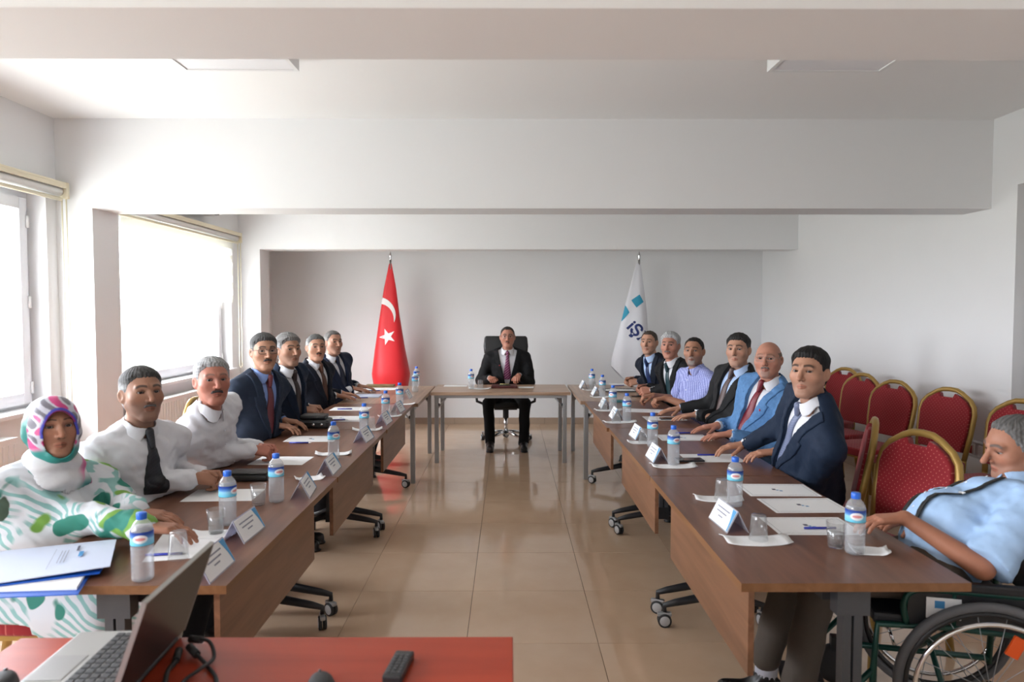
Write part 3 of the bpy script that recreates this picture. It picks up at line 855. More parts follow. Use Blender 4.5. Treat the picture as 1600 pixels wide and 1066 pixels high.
# white agency flag
fw = empty('flag', (pxw(985, 500).x, FY, 0)); tag(fw, 'white flag with teal squares and dark blue lettering', 'flag', 'flags against the back wall')
P2, L2_ = flag_surface([zx(994, 412), zx(984, 450), zx(976, 480), zx(965, 525), zx(956, 560), zx(955, 572), zx(955, 720)],
                       [zx(1001, 412), zx(1006, 450), zx(1010, 480), zx(1013, 525), zx(1022, 600), zx(1022, 720)], None, .03, .18, 1.1)
zt = pxw(998, 412).z; zb = pxw(985, 660).z
def botf(x):
    xl = pxw(955, 572); xm = pxw(986, 604)
    return xl.z + (xm.z - xl.z) * min(1.6, max(0, (x - xl.x) / (xm.x - xl.x)))
build_flag(fw, P2, L2_, zb, zt, M_FWHITE, bot=botf)
def quadgrid(pts, n=6):
    a, b, c, d = [Vector((pxw(*p).x, pxw(*p).z)) for p in pts]; vs = []; fs = []
    for i in range(n + 1):
        for j in range(n + 1):
            u, v = i / n, j / n
            q = (a * (1 - u) + b * u) * (1 - v) + (d * (1 - u) + c * u) * v; vs.append((q.x, q.y))
    for i in range(n):
        for j in range(n): fs.append((i * (n + 1) + j, i * (n + 1) + j + 1, (i + 1) * (n + 1) + j + 1, (i + 1) * (n + 1) + j))
    return vs, fs
def cp(x, y): return (920 + x / 3.806, 380 + y / 3.806)
decal(fw, P2, L2_, *quadgrid([cp(250, 340), cp(298, 306), cp(321, 350), cp(278, 384)]), M_TEAL, 'teal_square')
decal(fw, P2, L2_, *quadgrid([cp(217, 370), cp(238, 412), cp(212, 445), cp(184, 478)]), M_TEAL, 'teal_mark')
def text_mesh2d(s, size, bold=.0, ax='LEFT'):
    cu = bpy.data.curves.new('lettering', 'FONT'); cu.body = s; cu.size = size; cu.offset = bold; cu.align_x = ax; cu.resolution_u = 3
    ob = bpy.data.objects.new('lettering', cu); COL.objects.link(ob)
    dg = bpy.context.evaluated_depsgraph_get(); me = bpy.data.meshes.new_from_object(ob.evaluated_get(dg))
    bpy.data.objects.remove(ob); bpy.data.curves.remove(cu)
    bm = bmesh.new(); bm.from_mesh(me); bmesh.ops.triangulate(bm, faces=bm.faces)
    bmesh.ops.remove_doubles(bm, verts=bm.verts, dist=1e-5)
    v = [(p.co.x, p.co.y) for p in bm.verts]; bm.verts.index_update(); f = [[q.index for q in t.verts] for t in bm.faces]
    bm.free(); bpy.data.meshes.remove(me); return v, f
tv, tf = text_mesh2d('iŞKUR', .205, .006)
o = pxw(*cp(216, 500)); ang = math.radians(-48)
tv2 = []
for x, y in tv:
    X = o.x + x * math.cos(ang) - y * math.sin(ang); Z = o.z + x * math.sin(ang) + y * math.cos(ang)
    tv2.append((X, Z))
keep = [t for t in tf if all(tv2[i][0] < L2_(tv2[i][1])[1] - .008 for i in t)]
decal(fw, P2, L2_, tv2, keep, M_NAVY, 'lettering', .005)
pole(fw, pxw(998, 393), 0, pxw(999, 400).x); reparent(fw)
# ------------------------------------------------------------------ bottles, glasses, papers
BH = .205
def label_mat():
    m = bpy.data.materials.new('bottle_label_print'); m.use_nodes = True
    nt = m.node_tree; b = nt.nodes['Principled BSDF']
    tc = nt.nodes.new('ShaderNodeTexCoord'); sx = nt.nodes.new('ShaderNodeSeparateXYZ')
    nt.links.new(tc.outputs['Object'], sx.inputs[0])
    mr = nt.nodes.new('ShaderNodeMapRange'); mr.inputs[1].default_value = .112; mr.inputs[2].default_value = .152
    nt.links.new(sx.outputs['Z'], mr.inputs[0])
    r = ramp(nt, [(0.0, (.10, .55, .75)), (.45, (.30, .62, .82)), (.62, (.08, .25, .60)), (.86, (.01, .06, .36)), (1.0, (.01, .05, .32))])
    nt.links.new(mr.outputs[0], r.inputs[0])
    def ellipse(cz, w, h):
        # distance in (x, z) on the -Y side
        a = nt.nodes.new('ShaderNodeMath'); a.operation = 'DIVIDE'; a.inputs[1].default_value = w; nt.links.new(sx.outputs['X'], a.inputs[0])
        c = nt.nodes.new('ShaderNodeMath'); c.operation = 'SUBTRACT'; c.inputs[1].default_value = cz; nt.links.new(sx.outputs['Z'], c.inputs[0])
        d = nt.nodes.new('ShaderNodeMath'); d.operation = 'DIVIDE'; d.inputs[1].default_value = h; nt.links.new(c.outputs[0], d.inputs[0])
        e = nt.nodes.new('ShaderNodeMath'); e.operation = 'MULTIPLY'; nt.links.new(a.outputs[0], e.inputs[0]); nt.links.new(a.outputs[0], e.inputs[1])
        g = nt.nodes.new('ShaderNodeMath'); g.operation = 'MULTIPLY_ADD'; nt.links.new(d.outputs[0], g.inputs[0]); nt.links.new(d.outputs[0], g.inputs[1]); nt.links.new(e.outputs[0], g.inputs[2])
        k = nt.nodes.new('ShaderNodeMath'); k.operation = 'LESS_THAN'; k.inputs[1].default_value = 1; nt.links.new(g.outputs[0], k.inputs[0])
        s = nt.nodes.new('ShaderNodeMath'); s.operation = 'LESS_THAN'; s.inputs[1].default_value = 0; nt.links.new(sx.outputs['Y'], s.inputs[0])
        o = nt.nodes.new('ShaderNodeMath'); o.operation = 'MULTIPLY'; nt.links.new(k.outputs[0], o.inputs[0]); nt.links.new(s.outputs[0], o.inputs[1])
        return o
    last = r.outputs[0]
    for (cz, w, h, col) in ((.132, .0200, .0125, (.85, .86, .90)), (.132, .0145, .0045, (.74, .30, .30))):
        e = ellipse(cz, w, h)
        mx = nt.nodes.new('ShaderNodeMix'); mx.data_type = 'RGBA'; mx.inputs[7].default_value = (*col, 1)
        nt.links.new(e.outputs[0], mx.inputs[0]); nt.links.new(last, mx.inputs[6]); last = mx.outputs[2]
    nt.links.new(last, b.inputs['Base Color']); b.inputs['Roughness'].default_value = .4
    return m
M_LABEL = label_mat()
def bottle_parts():
    pr = [(0, .004), (.022, 0), (.029, .004), (.0315, .012)]
    z = .016
    while z < .105:
        pr += [(.0318, z), (.0305, z + .006), (.0318, z + .012)]; z += .014
    pr += [(.0315, .110), (.0315, .154), (.030, .162), (.024, .174), (.016, .183), (.0125, .187), (.0125, .196)]
    body = MB().lathe(pr, 20).mesh('bottle_body', M_PET)
    lab = MB().lathe([(.0322, .112), (.0322, .152)], 28).mesh('label', M_LABEL)
    cap = MB().lathe([(.0142, .186), (.0148, .188), (.0148, .203), (.0135, .2055), (0, .2055)], 18).mesh('cap', M_CAP)
    wat = MB().lathe([(0, .006), (.028, .006), (.029, .1), (.029, .158), (.0, .158)], 14).mesh('water', clear('water', (.93, .95, .96), .15, .06))
    return body, lab, cap, wat
BOT = bottle_parts()
def bottle(px, py, rot, label, group):
    p = onz(px, py, TZ + BH)
    o = empty('water_bottle', (p.x, p.y, TZ + (.003 if (1050 < px < 1055 or 955 < px < 960) else 0)), rot); tag(o, label, 'bottle', group)
    bo = link('bottle_body', BOT[0], o); link('label', BOT[1], o); link('cap', BOT[2], o); link('water', BOT[3], o)
    return o
GB = 'water bottles on the tables'
for px, py, r, lab in [
    (221, 801, .3, 'water bottle nearest the camera beside the blue folders'),
    (355, 736, 1.4, 'water bottle in front of the white shirted man with the black tie'),
    (431, 709, .8, 'water bottle beside the flat black pouch'),
    (521, 659, .7, 'water bottle next to the bulky black bag'),
    (568.7, 630.4, .3, 'water bottle by the overturned glass on the window side'),
    (602.4, 610.7, .2, 'water bottle at the far end of the window side walnut tables'),
    (624.4, 598.3, .1, 'water bottle at the near edge of the far window side oak table'),
    (648.4, 580.5, .6, 'nearer of two adjacent bottles under the red flag'),
    (650.8, 573, .8, 'rearmost bottle at the corner beside the head table'),
    (736, 577, .5, 'water bottle on the head table left of the chairman'),
    (925, 576.7, -.6, 'rearmost water bottle on the right oak table'),
    (941.4, 586, -.5, 'second rearmost water bottle on the right oak table'),
    (957.7, 602.8, -.6, 'water bottle at the joint of the right oak and walnut tables'),
    (979.7, 614.6, .3, 'water bottle facing the man in the checked shirt'),
    (1020, 645, .2, 'water bottle facing the man in the dark suit with a watch'),
    (1052.7, 666, .4, 'water bottle next to the black phone on the right row'),
    (1149, 714.4, -.2, 'water bottle behind the nearest right name card'),
    (1337.4, 770, -.3, 'water bottle in front of the wheelchair user')]:
    bottle(px, py, r, lab, GB)

GH = .088
def glass_mesh(up):
    p = [(0, 0), (.024, 0), (.026, .004), (.033, GH), (.031, GH), (.0245, .008), (0, .008)]
    if not up: p = [(r, GH - z) for r, z in p]
    return MB().lathe(p, 20).mesh('tumbler', M_TUMBLER)
GL = {True: glass_mesh(True), False: glass_mesh(False)}
GWAT = MB().lathe([(0, .009), (.0243, .009), (.0278, .05), (0, .05)], 16).mesh('water', MATS['water'])
def glass(px, py, up, label, dz=.003):
    p = onz(px, py, TZ + dz)
    o = link('drinking_glass', None) if False else empty('drinking_glass', (p.x, p.y, TZ + dz))
    tag(o, label, 'glass', 'drinking glasses on the tables')
    link('tumbler', GL[up], o)
    if up: link('water', GWAT, o)
    return p
def napkin(px, py, w, d, rot, label, curl=.018, dz=.0006):
    p = onz(px, py, TZ + dz)
    n, m = 10, 6; v = []; f = []; rr = random.Random(int(px * 7))
    ph = rr.random() * 6
    for t in (0, 1):
        for i in range(n + 1):
            for j in range(m + 1):
                x = (i / n - .5); y = (j / m - .5)
                e = max(0, abs(x) * 2 - .55) ** 2 * curl * 4.5
                z = .0004 + e * (.7 + .3 * math.sin(ph + j)) + t * .0016
                sk_ = .08 * math.sin(ph + 4 * x)
                v.append((x * w, (y + sk_) * d * (1 - .25 * abs(x)), z))
    K = (n + 1) * (m + 1)
    for i in range(n):
        for j in range(m):
            a = i * (m + 1) + j; q = (a, a + 1, a + m + 2, a + m + 1)
            f.append(q[::-1]); f.append(tuple(k + K for k in q))
    rim = [i * (m + 1) for i in range(n + 1)] + [n * (m + 1) + j for j in range(1, m + 1)] + [i * (m + 1) + m for i in range(n - 1, -1, -1)] + [j for j in range(m - 1, 0, -1)]
    for a, b in zip(rim, rim[1:] + rim[:1]): f.append((a, b, b + K, a + K))
    o = MB().add(v, f, True).build('napkin', M_NAPKIN, None, p, rot)
    return tag(o, label, 'napkin', 'paper napkins under the glasses')
for gx, gy, up, lab in [
    (279, 872, False, 'overturned glass by the woman in the headscarf'),
    (338, 833, True, 'upright glass of water beside the second window side bottle'),
    (404, 789, True, 'upright glass of water beside the flat black pouch'),
    (579.4, 671.5, False, 'overturned glass next to a bottle on the middle window side table'),
    (613.7, 650, False, 'overturned glass at the far end of the window side walnut tables'),
    (750.6, 607, False, 'overturned glass on the head table'),
    (927, 609, False, 'overturned glass rearmost on the right oak table'),
    (943, 641, False, 'overturned glass at the near end of the right oak table'),
    (963, 660, False, 'overturned glass facing the man in the checked shirt'),
    (1006, 692, False, 'overturned glass behind a name card in the right row middle'),
    (1128, 780, False, 'overturned glass beside the nearest right row bottle'),
    (1185, 843, False, 'overturned glass on a napkin in front of the bordered papers'),
    (1306, 855, True, 'upright glass of water in front of the wheelchair user')]:
    glass(gx, gy, up, lab)
for a in [(335, 835, .15, .10, .3, 'napkin under the upright glass by the second window side bottle'),
          (484, 749, .13, .10, .5, 'napkin behind the third name card on the window side'),
          (521, 710, .20, .09, .2, 'napkin under the bottle by the bulky black bag'),
          (574, 672, .20, .09, .2, 'napkin under an overturned glass on the middle window side table'),
          (609, 651, .18, .08, .2, 'napkin at the far end of the window side walnut tables'),
          (634, 632, .16, .08, .3, 'napkin at the near edge of the far window side oak table'),
          (750, 607.5, .22, .11, 0, 'napkin under the glass on the head table'),
          (924, 610, .18, .10, .1, 'napkin rearmost on the right oak table'),
          (937, 621, .17, .10, .1, 'napkin second rearmost on the right oak table'),
          (950, 641.5, .22, .10, .1, 'napkin at the joint of the right oak and walnut tables'),
          (968, 660, .24, .10, .1, 'napkin facing the man in the checked shirt'),
          (1002, 692, .17, .10, -.1, 'napkin under the glass in the right row middle'),
          (1052, 729, .23, .10, .1, 'curled napkin under the bottle next to the black phone'),
          (1122, 780, .20, .10, -.1, 'napkin under the glass by the nearest right row bottle'),
          (1181, 845, .23, .11, .05, 'large curled napkin in front of the bordered papers'),
          (1358, 862, .12, .09, -.3, 'folded napkin beside the wheelchair user')]:
    napkin(*a)

# name cards: folded card in an acrylic stand, ridge along the table row
def tent_parts():
    h, w, L = .080, .042, .098
    M = []
    b = MB()
    t = .003
    for s in (-1, 1):
        b.add([(s * w, -L, 0), (s * w, L, 0), (0, L, h), (0, -L, h), (s * (w - t), -L, 0), (s * (w - t), L, 0), (0, L, h - t * 1.6), (0, -L, h - t * 1.6)],
              [(0, 1, 2, 3), (4, 7, 6, 5), (0, 4, 5, 1), (2, 6, 7, 3), (0, 3, 7, 4), (1, 5, 6, 2)])
    st = b.mesh('stand', M_ACRYL)
    def face(y0, y1, v0, v1, off):
        P = lambda y, v: (w * (1 - v) + off * .88, y, h * v + off * .47)
        return [P(y0, v0), P(y1, v0), P(y1, v1), P(y0, v1)]
    card = MB().add(face(-L + .004, L - .004, .05, .96, .0008), [(0, 1, 2, 3)]).mesh('card', M_PAPER)
    tx = MB()
    for k, (a, c) in enumerate(((-.070, .050), (-.062, .036), (-.03, .012))):
        v = .70 - k * .17; tx.add(face(a, c, v, v + .055, .0016), [(0, 1, 2, 3)])
    tx = tx.mesh('text_line', mat('soft_grey_ink', (.26, .27, .33), .7))
    sw = MB(); vs = []; n = 8
    for i in range(n + 1):
        v = .06 + .89 * i / n; x0 = .058 + .026 * math.sin(math.pi * .5 * (1 - i / n)) ; vs.append((v, x0))
    pts = []
    for v, x0 in vs: pts += [(w * (1 - v) + .0016 * .88, x0, h * v + .0016 * .47), (w * (1 - v) + .0016 * .88, L - .005, h * v + .0016 * .47)]
    sw.add(pts, [(2 * i, 2 * i + 1, 2 * i + 3, 2 * i + 2) for i in range(n)])
    return st, card, tx, sw.mesh('blue_corner', M_LOGO if False else mat('light_blue_print', (.09, .33, .60), .6))
TENT = tent_parts()
def tent(x, y, rot, label):
    o = empty('name_card', (x, y, TZ), rot); tag(o, label, 'name card', 'name cards along the table edges')
    for n, m in zip(('stand', 'card', 'text_line', 'blue_corner'), TENT): link(n, m, o)
for x, y, r, lab in [(-.925, 2.15, 0, 'name card half hidden by the laptop lid'), (-.955, 2.51, -.03, 'name card beside the upright glass on the window side'),
                     (-.908, 3.09, .12, 'name card in front of the flat black pouch'), (-.905, 3.52, .02, 'name card at the near end of the middle window side table'),
                     (-.905, 4.37, -.06, 'name card at the far end of the middle window side table'), (-.895, 5.03, -.05, 'name card on the far window side walnut table, nearer one'),
                     (-.89, 5.62, -.05, 'name card on the far window side walnut table, farther one'), (-.945, 6.48, 0, 'name card on the window side oak table')]:
    tent(x, y, r, lab)
for x, y, r, lab in [(.827, 2.62, .06, 'name card nearest the camera in the right row'), (.803, 3.79, .03, 'name card beside the bottle next to the black phone'),
                     (.825, 4.45, .05, 'name card at the far end of the middle right table'), (.807, 5.27, 0, 'name card facing the man in the checked shirt'),
                     (.80, 5.84, 0, 'name card at the far end of the right walnut tables'), (.835, 6.70, 0, 'name card on the right oak table, nearer one'),
                     (.778, 7.30, 0, 'name card on the right oak table, farthest one')]:
    tent(x, y, math.pi + r, lab)

# papers
def paper(px, py, w, d, rot, label, style=0, dz=0.0, t=.0008, nm='paper_sheet', m=None, cat='paper'):
    p = onz(px, py, TZ + dz)
    o = empty(nm, (p.x, p.y, TZ + dz), rot)
    tag(o, label, cat, 'paper sheets on the tables' if nm == 'paper_sheet' else None)
    MB().box(-w / 2, w / 2, -d / 2, d / 2, .0002, t).build('sheet', m or M_PAPER, o)
    if style:
        e, k = .014, .0014
        z0, z1 = t, t + .0002
        b = MB().box(-w / 2 + e, w / 2 - e, -d / 2 + e, -d / 2 + e + k, z0, z1).box(-w / 2 + e, w / 2 - e, d / 2 - e - k, d / 2 - e, z0, z1)
        b.box(-w / 2 + e, -w / 2 + e + k, -d / 2 + e, d / 2 - e, z0, z1).box(w / 2 - e - k, w / 2 - e, -d / 2 + e, d / 2 - e, z0, z1)
        e = .024
        b.box(-w / 2 + e, w / 2 - e, -d / 2 + e, -d / 2 + e + .0007, z0, z1).box(-w / 2 + e, w / 2 - e, d / 2 - e - .0007, d / 2 - e, z0, z1)
        b.build('border', mat('pale_grey_ink', (.30, .31, .34), .7), o)
        MB().box(.004, .016, -.022, -.008, z0, z1, bev=0).box(-.008, .002, -.010, .002, z0, z1).build('logo', M_LOGO, o)
        MB().box(-.022, -.006, -.002, .020, z0, z1).build('emblem', M_INK, o)
    return o
for a in [(291, 852, .21, .29, .25, 'sheet of paper under the hands of the woman in the headscarf', 0),
          (350, 774, .30, .20, .05, 'sheet of paper in front of the white shirted man with the black tie', 0),
          (440, 720, .29, .21, -.03, 'sheet of paper under the hands of the second white shirted man', 0),
          (488, 686, .31, .20, 0, 'sheet of paper between the pouch and the bulky black bag', 1),
          (548, 639, .31, .21, 0, 'sheet of paper with a pen on the far window side walnut table', 0),
          (595, 608, .32, .20, 0, 'sheet of paper on the window side oak table beside the notebook', 0),
          (712, 603, .25, .18, 0, 'sheet of paper at the left of the head table', 0),
          (822, 605.5, .16, .12, 0, 'small white paper at the right of the leather folder', 0),
          (1215, 766, .31, .215, -.02, 'bordered paper farthest of three beside the bottle', 1),
          (1255, 790, .31, .215, .02, 'bordered paper in the middle of the three', 1),
          (1266, 822, .31, .215, 0, 'bordered paper with a blue pen before the wheelchair user', 1),
          (1112, 716, .31, .21, 0, 'paper under the hands of the navy suited man', 0),
          (1067, 684, .31, .21, 0, 'paper under the hands of the man in the light blue jacket', 1),
          (1038, 654, .30, .20, 0, 'paper under the hands of the man with the watch', 0),
          (1008, 642, .31, .20, -.2, 'paper under the hands of the man in the checked shirt', 0),
          (972, 601, .26, .20, 0, 'paper under the hands of the farthest man in the right row', 0)]:
    paper(*a)
paper(535, 656, .30, .21, 0, 'thick white document pad beside the bulky black bag', 1, t=.012, nm='document_pad', m=M_PAPER, cat='papers')
paper(570, 619.5, .30, .22, 0, 'stack of pale blue papers on the window side oak table', 0, t=.010, nm='paper_stack', m=mat('pale_blue_paper', (.62, .68, .82), .7), cat='papers')
nb = paper(594, 603.5, .30, .16, 0, 'closed dark gold notebook at the far end of the window side oak table', 0, t=.014, nm='notebook', m=mat('olive_gold_cover', (.20, .15, .06), .5), cat='notebook')
nb2 = paper(968, 628, .13, .12, 0, 'small teal box between bottles in the right row', 0, t=.012, nm='teal_folder', m=mat('teal_card', (.04, .22, .24), .6), cat='folder')
# clear document tray on the right oak table
p = onz(968, 611, TZ); o = empty('document_tray', p); tag(o, 'dark edged flat document tray on the right oak table', 'tray')
MB().box(-.15, .15, -.11, .11, .0005, .006).build('tray_base', M_PAPER, o)
MB().box(-.155, .155, -.115, -.11, 0.0005, .012).box(-.155, .155, .11, .115, .0005, .012).box(-.155, -.15, -.11, .11, .0005, .012).box(.15, .155, -.11, .11, .0005, .012).build('tray_edge', mat('tray_dark_edge', (.06, .055, .05), .4), o)
# leather folder with pens on the head table
p = onz(788, 606, TZ); o = empty('leather_folder', (p.x, p.y - .0, TZ)); tag(o, 'dark red leather folder lying on the head table', 'folder')
MB().box(-.135, .135, -.07, .10, .0005, .028, bev=.006).build('cover', mat('oxblood_leather', (.07, .012, .012), .35), o)
MB().box(-.055, .065, -.035, -.0, .028, .036, bev=.003).build('pen_tray', mat('dark_green_case', (.02, .05, .035), .3), o)
MB().tube([(-.045, -.018, .040), (.05, -.018, .040)], .005, 8).build('pen', mat('brass', (.5, .42, .18), .3, .8), o)

# pens
PEN = (MB().tube([(-.065, 0, .0045), (.052, 0, .0045)], .0045, 8).mesh('barrel', M_BLUEPEN), MB().tube([(.052, 0, .0045), (.070, 0, .0045)], [.0042, .0012], 8).mesh('tip', M_WHITE))
def pen(px, py, rot, label, dz=.0012):
    p = onz(px, py, TZ + dz); o = empty('pen', p, rot); tag(o, label, 'pen', 'blue pens on the papers')
    link('barrel', PEN[0], o); link('tip', PEN[1], o)
for a in [(260, 868, .15, 'blue pen by the hands of the woman in the headscarf'), (469, 693, 0, 'blue pen at the edge of the paper near the bulky bag'),
          (540, 640, .1, 'blue pen on the far window side walnut table'), (528, 657, .2, 'blue pen on the thick document pad near the bulky bag', .0125), (566, 622.5, .1, 'blue pen on the stack of pale blue papers', .0112),
          (586, 611, 0, 'blue pen on the window side oak table'), (1284, 827, .0, 'blue pen on the bordered paper before the wheelchair user'), (1108, 712, 0, 'blue pen under the hand of the navy suited man'),
          (1071, 677.5, 0, 'blue pen by the hands of the man in the light blue jacket'), (968, 603, .2, 'blue pen by the farthest man in the right row')]:
    pen(*a)
# phones
def phone(px, py, rot, label, dz=.0012):
    p = onz(px, py, TZ + dz); o = empty('smartphone', p, rot); tag(o, label, 'phone', 'black phones on the right row')
    MB().box(-.074, .074, -.036, .036, 0, .009, bev=.003).build('body', M_BLACKM, o)
    MB().box(-.070, .070, -.033, .033, .009, .0096).build('screen', mat('phone_glass', (.012, .012, .014), .08), o)
phone(1077, 720, .05, 'black phone on the paper of the navy suited man')
phone(1047, 655, .0, 'black phone under the hand of the man with the watch')
phone(998, 619.5, .0, 'black phone in front of the man with white hair in a black suit')
# black pouch and bag
p = onz(391, 749, TZ)
o = empty('black_pouch', p, .04); tag(o, 'flat black leather pouch in front of the white shirted men', 'pouch')
MB().box(-.095, .095, -.055, .055, 0, .028, bev=.01).build('pouch_body', M_BLEATHER, o)
MB().box(-.09, .09, -.05, .052, .0285, .042, bev=.006).build('flap', M_BLEATHER, o)
MB().tube([(-.094, -.056, .028), (.094, -.056, .028)], .002, 6).build('zip', M_DGREY, o)
p = onz(494, 668, TZ)
o = empty('handbag', p, .02); tag(o, 'bulky black leather bag on the window side table', 'bag')
MB().box(-.11, .10, -.07, .08, 0, .062, bev=.018).build('bag_body', M_BLEATHER, o)
MB().box(-.10, .075, -.06, .07, .062, .092, bev=.014).build('top_pocket', M_BLEATHER, o)
MB().tube([(-.109, -.071, .045), (.099, -.071, .045)], .003, 6).build('zip', M_DGREY, o)
for x in (.0, .055): MB().lathe([(0, -.002), (.009, -.002), (.009, .002), (0, .002)], 12, Tm(x, -.0725, .03, math.pi / 2, 0, 0)).build('buckle', M_CHROME, o)

# blue folders with documents at the near left corner
M_BLUEF = mat('blue_folder_card', (.012, .10, .50), .4)
def corner_pts(l):
    return [onz(x, y, TZ + z) for x, y, z in l]
fo = empty('document_folder', onz(60, 915, TZ)); tag(fo, 'lower blue folder holding papers at the near window side corner', 'folder', 'blue folders at the near corner')
def sheet(root, pts, t, m, name):
    o = Vector(root.location); q = [Vector(p) - o for p in pts]
    v = [tuple(p) for p in q] + [tuple(p + Vector((0, 0, t))) for p in q]
    return MB().add(v, [(3, 2, 1, 0), (4, 5, 6, 7), (0, 1, 5, 4), (1, 2, 6, 5), (2, 3, 7, 6), (3, 0, 4, 7)]).build(name, m, root)
sheet(fo, corner_pts([(-70, 938, .001), (122, 930, .001), (150, 884, .001), (-20, 892, .001)]), .003, M_BLUEF, 'cover')
sheet(fo, corner_pts([(-60, 927, .0045), (120, 922, .0045), (140, 890, .0045), (-20, 896, .0045)]), .008, M_PAPER, 'papers')
f2 = empty('document_folder', onz(60, 890, TZ + .0135)); tag(f2, 'upper blue folder with a printed document lying open on it', 'folder', 'blue folders at the near corner')
top = [(-60, 924, .014), (156, 897, .014), (180, 858, .014), (-10, 868, .014)]
sheet(f2, corner_pts(top), .004, M_BLUEF, 'cover')
pap = [(-60, 921, .0185), (172, 886, .030), (182, 844, .034), (-10, 864, .0185)]
pp = corner_pts(pap)
sheet(f2, pp, .003, mat('cool_white_paper', (.52, .57, .70), .6), 'document')
def onq(u, v, lift=.0075):
    a, b, c, d = pp; return (a * (1 - u) + b * u) * (1 - v) + (d * (1 - u) + c * u) * v + Vector((0, 0, lift))
def strip(u0, u1, v0, v1, m, name):
    o = Vector(f2.location)
    MB().add([tuple(onq(u, v) - o) for u, v in ((u0, v0), (u1, v0), (u1, v1), (u0, v1))], [(0, 1, 2, 3)]).build(name, m, f2)
for u in (.585, .61, .635): strip(u, u + .006, .30, .72, mat('soft_grey_ink', (.26, .27, .33), .7), 'text_line')
strip(.53, .534, .15, .80, MATS['soft_grey_ink'], 'text_line')
strip(.73, .765, .45, .62, M_LOGO, 'logo'); strip(.70, .72, .66, .84, M_INK, 'emblem')
strip(.66, .90, .885, .893, MATS['soft_grey_ink'], 'text_line')
# ------------------------------------------------------------------ people: distance fields turned into smooth meshes
F32 = np.float32
def A(v): return np.array(v, dtype=F32)
def nrm(v): v = A(v); return v / max(1e-9, float(np.linalg.norm(v)))
def seg(P, a, b, r1, r2=None):
    r2 = r1 if r2 is None else r2
    a = A(a); ba = A(b) - a; pa = P - a
    t = np.clip((pa @ ba) / float(ba @ ba + 1e-12), 0, 1)
    d = pa - t[:, None] * ba
    return np.sqrt(np.einsum('ij,ij->i', d, d)) - (r1 + (r2 - r1) * t)
def ell(P, c, r):
    r = A(r); q = (P - A(c)) / r
    k0 = np.sqrt(np.einsum('ij,ij->i', q, q)); q = q / r
    k1 = np.sqrt(np.einsum('ij,ij->i', q, q))
    return k0 * (k0 - 1) / np.maximum(k1, 1e-6)
def sph(P, c, r):
    d = P - A(c); return np.sqrt(np.einsum('ij,ij->i', d, d)) - r
def smin(a, b, k):
    h = np.clip(.5 + .5 * (b - a) / k, 0, 1); return b + (a - b) * h - k * h * (1 - h)
def smax(a, b, k): return -smin(-a, -b, k)
def sstep(a, b, x):
    t = np.clip((x - a) / (b - a), 0, 1); return t * t * (3 - 2 * t)
def folds(P, f, s):
    x, y, z = P[:, 0] * f, P[:, 1] * f, P[:, 2] * f
    w = np.sin(x * .9 + s) + np.sin(y * 1.1 + s * 2.3)
    return (np.sin(x * 1.3 + y * .7 + z * 1.9 + w + s) + np.sin(y * 1.7 - x * .8 + z * 1.1 + 1.3 * w + s * 1.7) + .5 * np.sin(3.1 * z + 2.2 * x - 2.0 * y + s * .3 + w)) / 2.5

